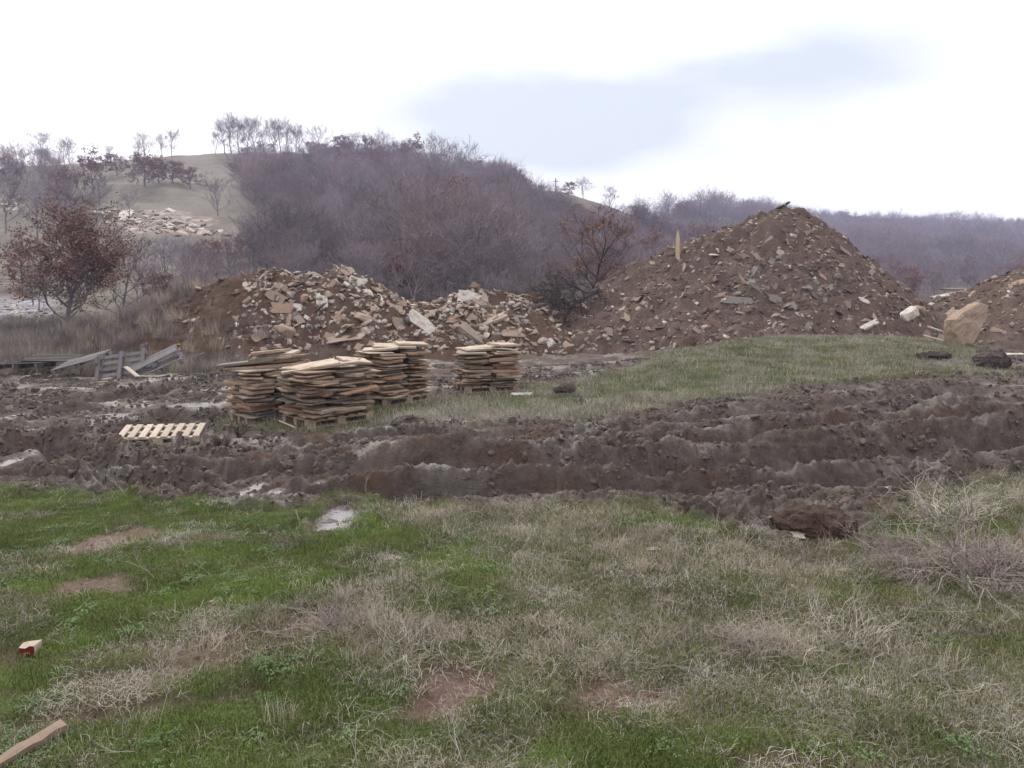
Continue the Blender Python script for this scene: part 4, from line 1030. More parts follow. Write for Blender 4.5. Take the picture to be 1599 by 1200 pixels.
# knoll and strip round the stacks: larger patches, fewer
PATCH_K = [blades('knoll_patch', M_blade2, 110, .30, .02, .055, .0055, .7, .7, rb2) for _ in range(4)]
PATCH_KG = [blades('knoll_green', plain('muted_green_blades', (.155, .185, .085), .8, .35, .2, 1.6), 110, .30, .015, .04, .0055, .7, .7, rb2) for _ in range(3)]
PATCH_KS = [blades('knoll_straw', M_straw, 60, .28, .06, .19, .0050, .6, .8, rb2, .15) for _ in range(4)]
bx = np.array([p[0] for p in ISLAND]); by = np.array([p[1] for p in ISLAND])
x = rng.uniform(bx.min() - .5, bx.max() + 1, 60000); y = rng.uniform(by.min() - .5, by.max() + 1.5, 60000)
Mk = masks(x, y); ins = (Mk[1] > -.15) & (Mk[0] < .5); x, y = x[ins], y[ins]; Mk = tuple(m[ins] for m in Mk)
f = fbm(x * .5, y * .6, 211, 3)
a_ = rng.random(len(x)) < .35 * (1 - Mk[3]) + .03
Pg = place(x, y, a_); cloud('knoll_green_grass', PATCH_KG, Pg, mk_rot(len(Pg)), mk_scl(len(Pg), .7, 1.3), 'bright grass on the knoll')
a_ = rng.random(len(x)) < .22
Pg = place(x, y, a_); cloud('knoll_grass', PATCH_K, Pg, mk_rot(len(Pg)), mk_scl(len(Pg), .7, 1.3), 'dull olive grass on the knoll and round the stacks')
a_ = rng.random(len(x)) < .13 + .16 * smooth(.1, .5, f) + .42 * smooth(14.3, 12.6, y) * (x > -1.8)
Pg = place(x, y, a_); cloud('knoll_dry_grass', PATCH_KS, Pg, mk_rot(len(Pg)), mk_scl(len(Pg), .6, 1.1), 'pale standing straw along the edge of the mud')
# brush strip behind the pallets and weeds on the flank of the rubble heap
WEED = [blades('weed_tuft', m, 90, .35, .25, .75, .011, .35, .4, rb2) for m in (M_weed, M_weed, M_straw2, M_bush)]
x = rng.uniform(-28, -3.0, 16000); y = rng.uniform(20.0, 44, 16000); Mk = masks(x, y)
yf_ = np.interp(x, _fx, _fy)
k_ = (y > yf_ + .15 + .5 * perlin(x * .8, y * .8, 221)) & (rng.random(len(x)) < .75)
x, y = x[k_], y[k_]
zh = np.maximum(height(x, y), h_rub(x, y)); on_rub = h_rub(x, y) > height(x, y)
ok = (~on_rub) | ((x < -10.3) & (rng.random(len(x)) < smooth(-10.3, -13, x) * .9)) | ((y < 25.2) & (x < -6) & (rng.random(len(x)) < .3))
ok &= rng.random(len(x)) < np.where(y > 32, .5, .9)
Pg = np.stack([x, y, zh], 1)[ok]; s = mk_scl(len(Pg), .5, 1.15); s *= (.65 + .35 * smooth(21, 30, Pg[:, 1]))[:, None]
cloud('dry_weeds', WEED, Pg, mk_rot(len(Pg), .12), s, 'brown dead weeds behind the pallets and on the flank of the rubble heap')

# clods of mud on the churned ground
def clod_mesh(seed):
    from mathutils import noise as mn
    bm = bmesh.new(); bmesh.ops.create_icosphere(bm, subdivisions=2, radius=.5)
    for v in bm.verts:
        q = v.co * 1.0 + Vector((seed * 5.3, 0, 0)); v.co *= 1 + .5 * mn.noise(q * 2.2) + .45 * (.35 - abs(mn.noise(q * 4.7)))
    me = bpy.data.meshes.new('clod'); bm.to_mesh(me); bm.free(); me.materials.append(M_clod); return me
CL = [clod_mesh(k) for k in range(8)]
x, y = wedge(110000, 5.0, 22, .70); Mk = masks(x, y)
soft = smooth(-.1, .45, perlin(x * .55, y * .8, 29))
k_ = (Mk[0] > .45) & (rng.random(len(x)) < (.85 * (1 - .8 * soft)) * smooth(-.25, .3, perlin(x * 1.3, y * 1.6, 231) + .1))
Pg = place(x, y, k_, -.004); n = len(Pg); s = .018 * np.exp(np.abs(rng.normal(0, .60, n))); s = np.minimum(s, .07) * (1 + .03 * Pg[:, 1])
cloud('mud_clods', CL, Pg, rng.uniform(0, 6.28, (n, 3)), np.stack([s * rng.uniform(.8, 1.5, n), s * rng.uniform(.8, 1.3, n), s * rng.uniform(.45, .9, n)], 1), 'crumbs and clods of mud on the churned track')
print('clods', n)
# gravel on bare dirt patches
x, y = wedge(16000, 2.0, 7.5); Mk = masks(x, y); k_ = (Mk[2] > .45) & (Mk[0] < .4)
Pg = place(x, y, k_, .001); n = len(Pg); s = .0045 * np.exp(np.abs(rng.normal(0, .7, n)))
cloud('gravel', [ST['rub'][9], ST['heap'][10], ST['heap'][11], ST['white'][9], ST['boul'][10], CL[0]], Pg, rng.uniform(0, 6.28, (n, 3)), np.stack([s, s, s * .7], 1), 'grit and small stones on the worn bare patches')

# dark soil lumps and the clod by the right edge
def lump(u, v, Y, s, sc, m, label, seed):
    r_ = random.Random(seed); from mathutils import noise as mn; bm = bmesh.new(); bmesh.ops.create_icosphere(bm, subdivisions=5, radius=.5)
    for vv in bm.verts:
        c = vv.co; q = Vector((c.x * sc[0], c.y * sc[1], c.z * sc[2])); o3 = q + Vector((seed * 3.1, 0, 0))
        q = q + mn.noise_vector(o3 * 2.5) * .13 + mn.noise_vector(o3 * 6) * .075 + mn.noise_vector(o3 * 14) * .04 + mn.noise_vector(o3 * 30) * .016
        vv.co = q * s
    me = bpy.data.meshes.new('soil_clod'); bm.to_mesh(me); bm.free(); me.materials.append(m)
    p = pix(u, v, Y)
    if Y < 7: hx, hy = hit(u, v + 14); p = Vector((hx, hy, gz(hx, hy) + s * sc[2] * .18))
    o = link('soil_clod', me, loc=p); tag(o, label, 'clod'); return o
lump(1550, 566, 17.0, .62, (1.2, .9, .8), M_darkclod, 'big dark clod of soil at the right end of the grassy knoll', 1)
lump(1458, 556, 17.6, .60, (1.35, .4, .28), M_darkclod, 'flat dark lump of turned soil on the knoll', 2)
lump(1268, 828, 5.5, .40, (1.3, .85, .50), earth_mat('red_brown_soil', [(.3, (.075, .048, .037)), (.5, (.125, .080, .062)), (.66, (.145, .10, .08)), (.8, (.13, .105, .09))], .25), 'red-brown mound of soil in the grass at the near mud edge', 3)
lump(882, 606, 15.2, .36, (1.2, .7, .55), M_clod, 'dark turf lump on the grass right of the lone stack', 4)
lump(905, 630, 13.9, .26, (.8, .7, .9), M_clod, 'dark soil bank just below the turf lump', 5)
lump(640, 661, 11.6, .42, (1.2, .7, .6), M_clod, 'rounded mud clod at the end of the grass by the stacks', 6)

# dead shrubs and stalks in the foreground
def twiggy(name, m, n, h, spread, w_, rnd, flat=.4):
    V = []; F_ = []
    def strip(pts, w0, w1):
        b = len(V); n_ = len(pts)
        for k, p in enumerate(pts):
            wv = w0 + (w1 - w0) * k / (n_ - 1); 
            for a in range(3): V.append((p[0] + math.cos(a * 2.094) * wv, p[1] + math.sin(a * 2.094) * wv, p[2] + (wv * .5 if a else 0)))
        for k in range(n_ - 1):
            for a in range(3): F_.append((b + k * 3 + a, b + k * 3 + (a + 1) % 3, b + k * 3 + 3 + (a + 1) % 3, b + k * 3 + 3 + a))
    def go(p, d, l, wv, lv):
        pts = [p]; q = Vector(p); dd = Vector(d)
        for k in range(4):
            dd = (dd + Vector((rnd.gauss(0, .28), rnd.gauss(0, .28), rnd.gauss(-.05 * flat, .22)))).normalized(); q = q + dd * l / 4
            if q.z < .005: q.z = .005; dd.z = abs(dd.z)
            pts.append(tuple(q))
            if lv > 0 and rnd.random() < .75:
                e = (dd + Vector((rnd.gauss(0, .7), rnd.gauss(0, .7), rnd.gauss(.1, .5)))).normalized(); go(tuple(q), tuple(e), l * rnd.uniform(.4, .65), wv * .6, lv - 1)
        strip(pts, wv, wv * .45)
    for k in range(n):
        a = rnd.uniform(0, 6.28); d = Vector((math.cos(a) * spread, math.sin(a) * spread, rnd.uniform(.25, 1))).normalized()
        go((rnd.gauss(0, h * .18), rnd.gauss(0, h * .18), 0), tuple(d), h * rnd.uniform(.5, 1.1), w_, 2)
    return pyme(name, V, F_, m)
rt_ = random.Random(41)
SHR = [twiggy('dead_shrub', M_weed, 60, .34, .8, .0038, rt_), twiggy('dead_shrub', M_straw, 36, .34, .7, .0034, rt_), twiggy('dead_shrub', M_weed, 50, .26, 1.0, .0030, rt_, .8)]
for (u, v, s, k, lb) in [(1412, 866, .85, 0, 'dense brown dead shrub just right of the red-brown soil mound'), (1490, 815, 1.05, 1, 'pale dry shrub on the grass edge at the far right of the mud'), (1545, 905, 1.35, 0, 'brown tangled shrub at the right edge of the picture'), (1440, 905, .9, 2, 'low flat tangle of twigs between the two brown shrubs'),
                         (1170, 1020, .7, 2, 'low tangle of dead stems right of the bare patches'), (460, 850, .6, 2, 'small dead weed on the green grass left of the round puddle'), (1330, 1010, .8, 1, 'pale forked weed standing in straw at lower right'), (640, 1015, .6, 1, 'pale weed clump behind the left bare patch'), (520, 985, .8, 2, 'dark tangled weed along the tan grass ridge'), (1250, 875, .8, 2, 'flat tangle of stems in front of the white flat stone')]:
    x, y = hit(u, v); o = link('dead_shrub', SHR[k], loc=(x, y, gz(x, y) - .01), rot=(0, 0, rt_.uniform(0, 6)), scale=(s * 1.15, s * 1.15, s * .8)); tag(o, lb, 'shrub')
STK = [twiggy('stalk', M_straw, 1, .3, .9, .0022, rt_, .2) for _ in range(6)]
x, y = wedge(1500, 2.2, 8.0); Mk = masks(x, y); k_ = (Mk[0] < .9) & (rng.random(len(x)) < .1 + .5 * Mk[3])
Pg = place(x, y, k_); cloud('dead_stalks', STK, Pg, mk_rot(len(Pg), .3), mk_scl(len(Pg), .35, 1.0), 'single dead stalks and twigs strewn over the grass')

# ------------------------------------------------------------------ trees
class TB:
    def __init__(s): s.V = []; s.F = []; s.tV = []; s.tF = []; s.lV = []; s.lF = []
def grow_tree(seed, H=6., trunk_r=.12, levels=4, spread=.9, leaves=0, leaf_s=.12, twig_w=.02, twig_n=5, lean=0, up=.25, kids=(5, 4, 4), clear=.25):
    r = random.Random(seed); T = TB()
    def tube(pts, r0, r1, V, F, sides):
        b = len(V); n = len(pts)
        for k, p in enumerate(pts):
            rr_ = r0 + (r1 - r0) * k / (n - 1); d = (pts[min(k + 1, n - 1)] - pts[max(k - 1, 0)]).normalized()
            a = d.orthogonal().normalized(); c = d.cross(a)
            for j in range(sides):
                an = j / sides * 6.2832; V.append(tuple(p + a * math.cos(an) * rr_ + c * math.sin(an) * rr_))
        for k in range(n - 1):
            for j in range(sides): F.append((b + k * sides + j, b + k * sides + (j + 1) % sides, b + (k + 1) * sides + (j + 1) % sides, b + (k + 1) * sides + j))
    def twig(p, d, l):
        w_ = twig_w * r.uniform(.6, 1.1); s_ = d.cross(Vector((r.gauss(0, 1), r.gauss(0, 1), r.gauss(0, 1)))).normalized() * w_ / 2
        mid = p + d * l * .55 + Vector((r.gauss(0, .06), r.gauss(0, .06), r.gauss(0, .06))) * l * 2; e = mid + (d + Vector((0, 0, .3))) * l * .45
        b = len(T.tV); T.tV += [tuple(p - s_), tuple(p + s_), tuple(mid + s_ * .6), tuple(mid - s_ * .6), tuple(e)]
        T.tF += [(b, b + 1, b + 2, b + 3), (b + 3, b + 2, b + 4)]
        if leaves and r.random() < leaves:
            for q in range(r.randint(1, 3)):
                c = p.lerp(e, r.uniform(.3, 1)) + Vector((r.gauss(0, 1), r.gauss(0, 1), r.gauss(0, 1))) * l * .15
                a = Vector((r.gauss(0, 1), r.gauss(0, 1), r.gauss(0, .6))).normalized() * leaf_s * r.uniform(.6, 1.2); bb = a.cross(Vector((r.gauss(0, 1), r.gauss(0, 1), r.gauss(0, 1)))).normalized() * leaf_s * .35
                b = len(T.lV); T.lV += [tuple(c - a * .5), tuple(c + bb), tuple(c + a * .5), tuple(c - bb)]; T.lF.append((b, b + 1, b + 2, b + 3))
    def branch(p, d, l, rad, lv):
        n = 4 if lv < 2 else 3; pts = [p.copy()]; q = p.copy(); dd = d.copy()
        for k in range(n):
            dd = (dd + Vector((r.gauss(0, .20), r.gauss(0, .20), r.gauss(up * .35, .12)))).normalized(); q = q + dd * l / n; pts.append(q.copy())
        if lv < 3: tube(pts, rad, rad * .45, T.V, T.F, 5 if lv == 0 else (4 if lv == 1 else 3))
        else: tube(pts, max(rad, twig_w * .5), twig_w * .3, T.tV, T.tF, 3)
        if lv >= levels - 1:
            for k in range(twig_n):
                f = r.uniform(.2, 1) * (len(pts) - 1); i = min(int(f), len(pts) - 2); pp = pts[i].lerp(pts[i + 1], f - i)
                e = (dd + Vector((r.gauss(0, .75), r.gauss(0, .75), r.gauss(.2, .5)))).normalized(); twig(pp, e, l * r.uniform(.4, .9))
            return
        for k in range(kids[min(lv, len(kids) - 1)]):
            f = r.uniform(.3, 1) * (len(pts) - 1); i = min(int(f), len(pts) - 2); pp = pts[i].lerp(pts[i + 1], f - i)
            e = (dd * .7 + Vector((r.gauss(0, .62), r.gauss(0, .62), r.gauss(.12, .35)))).normalized()
            branch(pp, e, l * r.uniform(.5, .8), rad * .5, lv + 1)
    # trunk
    pts = [Vector((0, 0, -.3))]; q = Vector((0, 0, 0)); dd = Vector((lean, 0, 1)).normalized(); n = 7
    pts.append(q.copy())
    for k in range(n):
        dd = (dd + Vector((r.gauss(0, .09), r.gauss(0, .09), .1))).normalized(); q = q + dd * H * .72 / n; pts.append(q.copy())
    tube(pts, trunk_r * 1.15, trunk_r * .3, T.V, T.F, 6)
    nb = kids[0] * 2
    for k in range(nb):
        f = clear + (1 - clear) * (k + r.random()) / nb; z = f * n + 1; i = min(int(z), len(pts) - 2); pp = pts[i].lerp(pts[i + 1], z - i)
        a = k * 2.4 + r.uniform(-.5, .5); l = H * .42 * spread * (1.15 - .65 * abs(f - .45)) * r.uniform(.75, 1.1)
        e = Vector((math.cos(a), math.sin(a), .25 + f * 1.1)).normalized()
        branch(pp, e, l, trunk_r * .5 * (1.1 - f * .6), 1)
    return T
def tree_mesh(name, T, mb, mt, ml=None):   # all in one mesh, for distant copies
    V = T.V + T.tV; o1 = len(T.V); F = [tuple(f) for f in T.F] + [tuple(i + o1 for i in f) for f in T.tF]; mi = [0] * len(T.F) + [1] * len(T.tF); mats_ = [mb, mt]
    if ml and T.lV:
        o2 = len(V); V = V + T.lV; F += [tuple(i + o2 for i in f) for f in T.lF]; mi += [2] * len(T.lF); mats_.append(ml)
    me = bpy.data.meshes.new(name); me.from_pydata(V, [], F)
    for m in mats_: me.materials.append(m)
    me.polygons.foreach_set('material_index', mi); me.update(); return me
def tree_thing(name, T, mb, mt, ml, label, loc, s=1., rz=0., group=None, cat='tree', rot=None):
    root = bpy.data.objects.new(name, None); C.objects.link(root); root.location = loc; root.rotation_euler = rot or (0, 0, rz); root.scale = (s, s, s)
    tag(root, label, cat, group)
    link('trunk', pyme('trunk', T.V, T.F, mb), root); link('crown', pyme('crown', T.tV, T.tF, mt), root)
    if ml and T.lV: link('leaves', pyme('leaves', T.lV, T.lF, ml), root)
    return root
# wood species (about 1 m unit scaled at placement: built 6 m tall)
WT = []
for k in range(7): WT.append(('bare_tree', grow_tree(500 + k, 6, .11, 4, .95 + .1 * (k % 3), 0, .1, .030, 6, up=.30, kids=(6, 4, 3), clear=.20), M_bark, M_twig if k % 2 else M_twig2, None))
for k in range(3): WT.append(('rusty_oak', grow_tree(600 + k, 5, .12, 4, .85, .9, .26, .024, 6, up=.15, kids=(6, 4, 3), clear=.10), M_bark, M_twig2, M_leaf))
for k in range(2): WT.append(('scrub_tree', grow_tree(650 + k, 3.2, .06, 4, 1.3, .06, .12, .026, 5, up=.3, kids=(5, 3, 3), clear=.02), M_bark, M_twig, M_leaf))
WM = [tree_mesh(n_, T, mb, mt, ml) for (n_, T, mb, mt, ml) in WT]
print('tree polys', [len(m.polygons) for m in WM])
cand = []
def try_tree(n, ylo, yhi, ulo, uhi, dens):
    Yv = np.sqrt(rng.random(n) * (yhi ** 2 - ylo ** 2) + ylo ** 2); uu = rng.uniform(ulo, uhi, n); xx = (uu - CX) / FPX * Yv
    wd = wooded(xx, Yv); keep = rng.random(n) < wd * dens
    return xx[keep], Yv[keep]
xa, ya = try_tree(5200, 46, 215, -60, 1120, .62)
xb, yb = try_tree(4600, 90, 620, 980, 1700, .72)
xw = np.concatenate([xa, xb]); yw = np.concatenate([ya, yb])
kp = ~((xw > 1) & (xw < 9) & (yw < 52))
xw, yw = xw[kp], yw[kp]; zw = height(xw, yw)
rust = perlin(xw * .035, yw * .035, 401); uw = CX + FPX * xw / yw; vw = HOR - (zw - EYE) / yw * FPX
rustp = np.clip(.10 + .9 * smooth(.10, .45, rust) + .35 * ((uw > 880) & (uw < 1080)) + .45 * (vw < 275) * (uw > 500) * (yw < 260), 0, .7)
kind_ = np.where(rng.random(len(xw)) < rustp * .75, 1, np.where(rng.random(len(xw)) < .22, 2, 0))
sc_ = np.exp(rng.normal(0, .2, len(xw))) * np.where(yw > 260, 1.0, .92) * np.where(yw < 62, .80, 1) * np.where((vw < 300) & (yw < 260), .66, 1) * np.where((uw < 400) & (yw < 90), .62, 1) * np.where((uw > 300) & (uw < 600) & (yw < 120), .74, 1) * np.where((uw > 820) & (yw < 190), .60, 1)
# ridge trees in the wood show as a ragged skyline
size = sc_ / yw * (uw > -30) * (uw < 1630)
order = np.argsort(-size)
idx_near = set(order[:285].tolist())
sel_g = {0: [k for k in range(len(WT)) if k < 7], 1: [7, 8, 9], 2: [10, 11]}
LBL = {0: ('bare_tree', 'bare purple-grey tree in the wood behind the heaps', 'leafless trees of the wood'),
       1: ('rusty_oak', 'oak with rust-brown leaves among the bare trees of the wood', 'rust-leaved oaks of the wood'),
       2: ('scrub_tree', 'low bare scrub tree in the wood behind the heaps', 'scrub of the wood')}
protos = {}
for k, (n_, T, mb, mt, ml) in enumerate(WT):
    kd = 0 if k < 7 else (1 if k < 10 else 2)
    protos[k] = [('trunk', pyme('trunk', T.V, T.F, mb)), ('crown', tree_mesh('crown', type('Q', (), dict(V=[], F=[], tV=T.tV, tF=T.tF, lV=T.lV, lF=T.lF)), mb, mt, ml))]
r_ = random.Random(55)
for i in sorted(idx_near):
    kd = int(kind_[i]); k = r_.choice(sel_g[kd]); nm, lb, gp = LBL[kd]
    root = bpy.data.objects.new(nm, None); C.objects.link(root); s = float(sc_[i]); root.location = (xw[i], yw[i], zw[i] - .05); root.rotation_euler = (0, 0, r_.uniform(0, 6.28)); root.scale = (s, s, s * r_.uniform(.9, 1.1))
    lb = lb.replace('behind the heaps', 'right behind the rubble heap' if uw[i] < 560 else 'behind the low saddle between the heaps' if uw[i] < 850 else 'behind the left flank of the tall heap' if uw[i] < 1250 else 'seen past the right flank of the tall heap') if uw[i] >= 230 else lb
    if uw[i] < 230: lb = lb.replace('in the wood behind the heaps', 'on the slope at the left').replace('among the bare trees of the wood', 'on the slope at the left')
    tag(root, lb, 'tree', gp + (' at the left' if uw[i] < 230 else ''))
    for pn, me in protos[k]: link(pn, me, root)
rest = np.array([i for i in range(len(xw)) if i not in idx_near])
for kd, nm, lb in ((0, 'far_bare_wood', 'far leafless wood covering the hillsides'), (1, 'far_oak_wood', 'far rust-brown oaks in the hillside wood'), (2, 'far_scrub', 'far low scrub in the hillside wood')):
    ri = rest[kind_[rest] == kd]
    if not len(ri): continue
    P_ = np.stack([xw[ri], yw[ri], zw[ri] - .1], 1); s = sc_[ri] * np.where(yw[ri] > 260, 1.25, 1.0)
    cloud(nm, [WM[k] for k in sel_g[kd]], P_, np.stack([np.zeros(len(ri)), np.zeros(len(ri)), rng.uniform(0, 6.28, len(ri))], 1), np.stack([s, s, s], 1), lb)
print('wood', len(xw))

# trees that can be told apart
def slope_tree(u, v, hpx, k, nm, label, grp=None, sq=1.0, ridge=False):
    if ridge:
        Y = float(np.interp(u, RU, RY)) - 3; x = (u - CX) / FPX * Y
    else: x, Y = hill_pt(u, v)
    n_, T, mb, mt, ml = WT[k] if isinstance(k, int) else k
    base_h = {0: 5.6, 1: 4.9, 2: 3.4}[0 if not isinstance(k, int) or k < 7 else (1 if k < 10 else 2)]
    s = hpx / FPX * Y / base_h
    z = gz(x, Y)
    root = bpy.data.objects.new(nm, None); C.objects.link(root); root.location = (x, Y, z - .1); root.rotation_euler = (0, 0, r_.uniform(0, 6)); root.scale = (s * sq, s * sq, s)
    tag(root, label, 'tree', grp)
    for pn, me in protos[k]: link(pn, me, root)
slope_tree(85, 250, 45, 1, 'bare_tree', 'tallest tree on the skyline at the far left', ridge=True, sq=1.0)
slope_tree(128, 250, 36, 3, 'bare_tree', 'narrow tree on the skyline just right of the tallest one at the far left', ridge=True, sq=.8)
slope_tree(242, 242, 36, 0, 'bare_tree', 'round bare tree, leftmost of the three on the bare skyline', 'three bare trees on the skyline', ridge=True, sq=1.1)
slope_tree(268, 240, 30, 2, 'bare_tree', 'thin bare tree, middle of the three on the bare skyline', 'three bare trees on the skyline', ridge=True, sq=.9)
slope_tree(284, 240, 34, 4, 'bare_tree', 'bare tree, rightmost of the three on the bare skyline', 'three bare trees on the skyline', ridge=True, sq=1.)
ORD = ['leftmost', 'second', 'third', 'fourth', 'fifth', 'sixth', 'seventh', 'eighth', 'ninth', 'tenth', 'eleventh', 'rightmost']
for k, (u, h) in enumerate([(350, 28), (364, 42), (374, 50), (386, 44), (399, 46), (412, 40), (423, 40), (438, 42), (449, 44), (460, 38), (472, 36), (478, 30)]):
    slope_tree(u, 237, h, [0, 1, 2, 3, 4, 5, 6][k % 7], 'bare_tree', 'bare tree of the tight hilltop grove, %s counting from the left' % ORD[k], 'grove of bare trees on the hilltop', ridge=True, sq=.95)
slope_tree(512, 241, 36, 5, 'bare_tree', 'airy bare tree alone right of the hilltop grove', ridge=True, sq=1.05)
for k, (u, h, kk) in enumerate([(545, 34, 7), (562, 36, 1), (580, 34, 8), (600, 36, 2), (655, 34, 9), (684, 42, 3), (702, 36, 4), (730, 22, 7), (772, 24, 8), (783, 26, 5), (803, 22, 9), (815, 18, 8)]):
    slope_tree(u, 250, h, kk, 'bare_tree' if kk < 7 else 'rusty_oak', '%s tree counting from the left of those rising above the wooded skyline' % ORD[k], 'trees on the wooded skyline', ridge=True)
slope_tree(908, 300, 26, 3, 'bare_tree', 'dark round tree on the bare skyline slope, largest there', ridge=True, sq=1.2)
slope_tree(948, 312, 28, 0, 'bare_tree', 'pale airy tree on the skyline slope right of the round one', ridge=True, sq=1.1)
slope_tree(982, 325, 15, 2, 'bare_tree', 'tiny tree furthest right on the skyline slope', ridge=True, sq=1.2)
for k, (u, v, h, kk) in enumerate([(199, 276, 32, 7), (240, 300, 44, 8), (262, 292, 34, 9), (283, 292, 32, 7), (309, 300, 30, 8)]):
    slope_tree(u, v, h, kk, 'rusty_oak', ['cone shaped rusty shrub alone on the bare slope', 'large rusty oak at the left end of the row on the bare slope', 'rusty oak second in the row on the bare slope', 'rusty oak third in the row on the bare slope', 'round rusty oak at the right end of the row on the bare slope'][k], 'rusty oaks on the bare slope', sq=1.35)
# far skyline of the right hand hills
P_ = []; 
for k in range(330):
    u = rng.uniform(1290, 1700); 
    if u < 1425 and rng.random() < .75: continue
    Y = float(np.interp(u, RU, RY)) + rng.uniform(-6, 6); x = (u - CX) / FPX * Y; P_.append((x, Y, gz(x, Y) - .2))
n = len(P_); s = rng.uniform(.5, 1.0, n); cloud('skyline_trees', [WM[0], WM[2], WM[7], WM[8], WM[9]], P_, np.stack([np.zeros(n), np.zeros(n), rng.uniform(0, 6.28, n)], 1), np.stack([s, s, s], 1), 'tiny trees along the far right skyline')
# utility pole on the ridge
def pole(u, hpx, label):
    Y = float(np.interp(u, RU, RY)) - 1; x = (u - CX) / FPX * Y; z = gz(x, Y); h = hpx / FPX * Y
    root = bpy.data.objects.new('utility_pole', None); C.objects.link(root); root.location = (x, Y, z); tag(root, label, 'pole', 'poles on the skyline')
    link('post', box_me('post', .25, .25, h + .5, M_pole), root, (0, 0, h / 2)); link('crossarm', box_me('crossarm', 1.4, .15, .15, M_pole), root, (0, 0, h - .5))
pole(752, 26, 'thin pole rising from the wooded skyline left of centre'); pole(866, 18, 'short pole with a crossarm on the bare skyline slope')

# ---- the rust leaved oak at the left
T = grow_tree(702, 5.3, .13, 4, .92, 1.0, .115, .011, 14, up=.10, kids=(9, 5, 4), clear=.26)
p = pix(102, 537, 33.0); tree_thing('brown_oak', T, M_bark, M_twigd, M_leaf, 'rust-brown leafy oak standing at the left beyond the pallet heap', (p.x, p.y, p.z - .1), .93, 1.0)
print('oak polys', len(T.F), len(T.tF), len(T.lF))
T = grow_tree(711, 4.0, .08, 4, .8, .0, .12, .014, 6, up=.2, kids=(5, 4, 3), clear=.1, lean=.4)
p = pix(185, 520, 36); tree_thing('bare_tree', T, M_bark, M_twigd, None, 'thin dark bare tree just right of the rust-brown oak', (p.x, p.y, p.z), 1., .3)
# bare trees at the left edge, half way up the slope
for (u, v, hp, sd_, lb) in [(22, 367, 96, 721, 'big bare tree at the left edge half way up the slope'), (110, 380, 92, 722, 'spreading bare tree half way up the slope above the brown oak'), (150, 390, 88, 723, 'bare tree right of the spreading one above the brown oak'), (70, 375, 70, 724, 'slender bare tree between the big and the spreading ones')]:
    x, Y = hill_pt(u, v); H_ = hp / FPX * Y
    T = grow_tree(sd_, H_, .13, 4, .95, .0, .12, .030, 5, up=.3, kids=(6, 4, 3), clear=.2)
    tree_thing('bare_tree', T, M_bark, M_twigd if sd_ % 2 else M_twig, None, lb, (x, Y, gz(x, Y) - .1))
# young tree with a few orange leaves, behind the saddle, and the fallen one beside it
T = grow_tree(731, 3.1, .055, 4, 1.0, .33, .10, .014, 5, up=.25, kids=(5, 4, 3), clear=.1, lean=-.25)
p = pix(922, 474, 31.5); tree_thing('young_oak', T, M_twigd, M_twigd, M_leaf2, 'dark leaning tree with sparse orange leaves left of the tall heap', (p.x, p.y, p.z), 1.12, 2.0)
T = grow_tree(741, 3.6, .09, 4, .75, .0, .10, .018, 6, up=.1, kids=(6, 5, 4), clear=.1)
p = pix(930, 462, 29.6); d2 = pix(835, 522, 26.5)
dv = (d2 - p).normalized(); qt = dv.to_track_quat('Z', 'Y')
tree_thing('fallen_tree', T, M_twigd, M_twigd, None, 'fallen dark tree lying down the left flank of the tall heap', p + Vector((0, 0, .15)), .9, 0, cat='fallen tree', rot=qt.to_euler())
T = grow_tree(742, 2.2, .05, 4, .9, .0, .10, .018, 6, up=.1, kids=(5, 4, 4), clear=.1)
p = pix(900, 482, 29.0); tree_thing('dead_branch', T, M_twigd, M_twigd, None, 'dark dead branch reaching left from the fallen tree over the saddle', p, .8, 0, cat='branch', rot=(R(0), R(-62), R(10)))
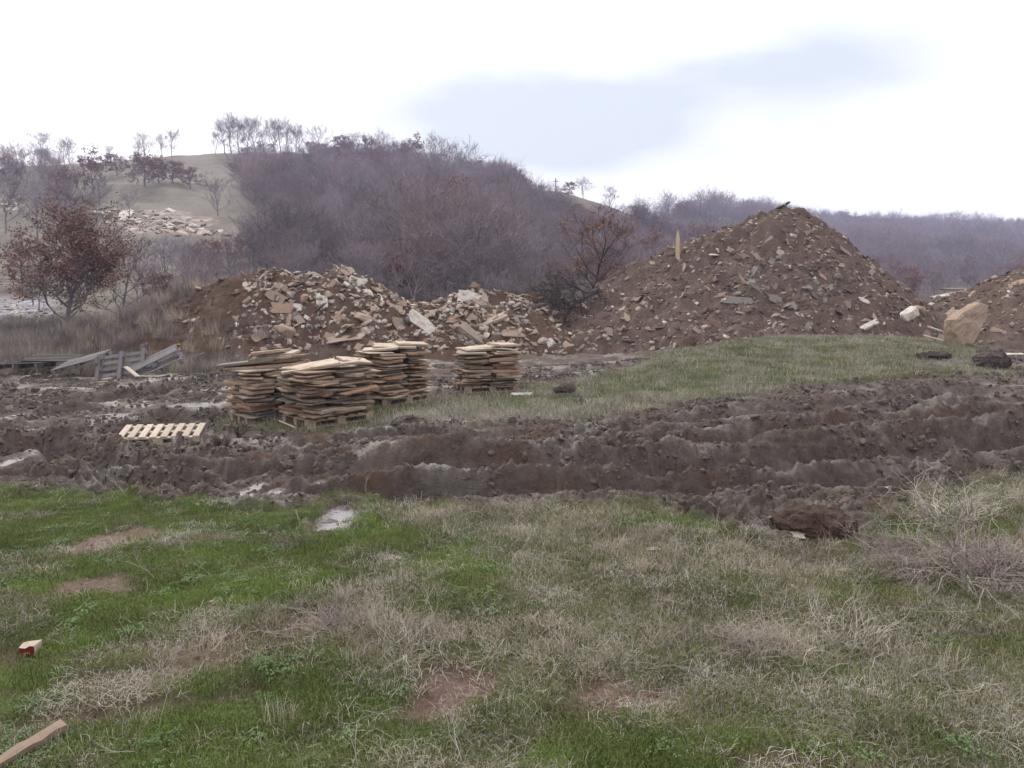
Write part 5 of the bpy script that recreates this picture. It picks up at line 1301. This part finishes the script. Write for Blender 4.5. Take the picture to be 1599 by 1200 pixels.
# low brush behind the rubble heap and on the saddle
BR = [twiggy('brush', M_bush, 30, 1.0, .7, .010, rt_, .1) for _ in range(3)]
P_ = []
for (ua, ub, v, Y, n) in [(255, 345, 470, 30.5, 60), (760, 870, 468, 31.5, 40), (300, 400, 452, 31, 40), (880, 960, 470, 33, 16), (0, 250, 540, 36, 120), (620, 760, 470, 34, 40)]:
    for k in range(n):
        u = rng.uniform(ua, ub); Yv = Y + rng.uniform(-1, 2.5); x = (u - CX) / FPX * Yv; z = max(gz(x, Yv), float(h_rub(np.array([x]), np.array([Yv]))[0])); P_.append((x, Yv, z - .05))
n = len(P_); s = rng.uniform(.4, .95, n); cloud('brushwood', BR, P_, mk_rot(n, .1), np.stack([s, s, s], 1), 'low grey brushwood behind the rubble heap')
# pale scree on the slope at the left edge and the small quarry scar
P_ = []
for k in range(500):
    u = rng.uniform(-40, 75); Y = rng.uniform(37, 50); x = (u - CX) / FPX * Y; P_.append((x, Y, gz(x, Y)))
n = len(P_); s = .12 * np.exp(rng.normal(0, .5, n)); cloud('scree', ST['white'][:6] + ST['grey'][:3], P_, rng.uniform(-.5, .5, (n, 3)) + np.array([0, 0, 1]) * rng.uniform(0, 6, (n, 1)), np.stack([s, s, s], 1), 'pale scree at the left edge behind the oak')
P_ = []
for k in range(420):
    u = rng.normal(255, 45) if k < 330 else rng.normal(8, 20); v = (352 + (u - 255) * .22 + rng.normal(0, 7)) if k < 330 else rng.normal(325, 6); x, Y = hill_pt(u, v); P_.append((x, Y, gz(x, Y) + .1))
n = len(P_); s = .5 * np.exp(rng.normal(0, .5, n)); cloud('quarry_stones', ST['white'][:6] + ST['rub'][:5], P_, rng.uniform(-.5, .5, (n, 3)) + np.array([0, 0, 1]) * rng.uniform(0, 6, (n, 1)), np.stack([s, s, s], 1), 'pale broken stone in the small quarry scar on the slope')

# ------------------------------------------------------------------ haze
HAZE = True
if HAZE:
    me = box_me('haze', 2600, 2600, 125, M_pole, 0); me.materials.clear()
    hz = link('haze', me, loc=(0, 0, 0)); tag(hz, kind='stuff')
    lo = float(Z.min()) - 1; hi = 55
    for v in me.vertices: v.co.z = hi if v.co.z > 0 else lo
    m = bpy.data.materials.new('haze'); m.use_nodes = True; nn = m.node_tree.nodes; nn.clear()
    o_ = nn.new('ShaderNodeOutputMaterial'); pv = nn.new('ShaderNodeVolumePrincipled'); pv.inputs['Density'].default_value = .0008; pv.inputs['Color'].default_value = (.64, .66, .93, 1); pv.inputs['Anisotropy'].default_value = .2
    m.node_tree.links.new(pv.outputs[0], o_.inputs['Volume']); me.materials.append(m)
tris = sum(len(o.data.loop_triangles) if False else len(o.data.polygons) for o in scene.objects if o.type == 'MESH')
print('objects', len(scene.objects), 'polys', tris)
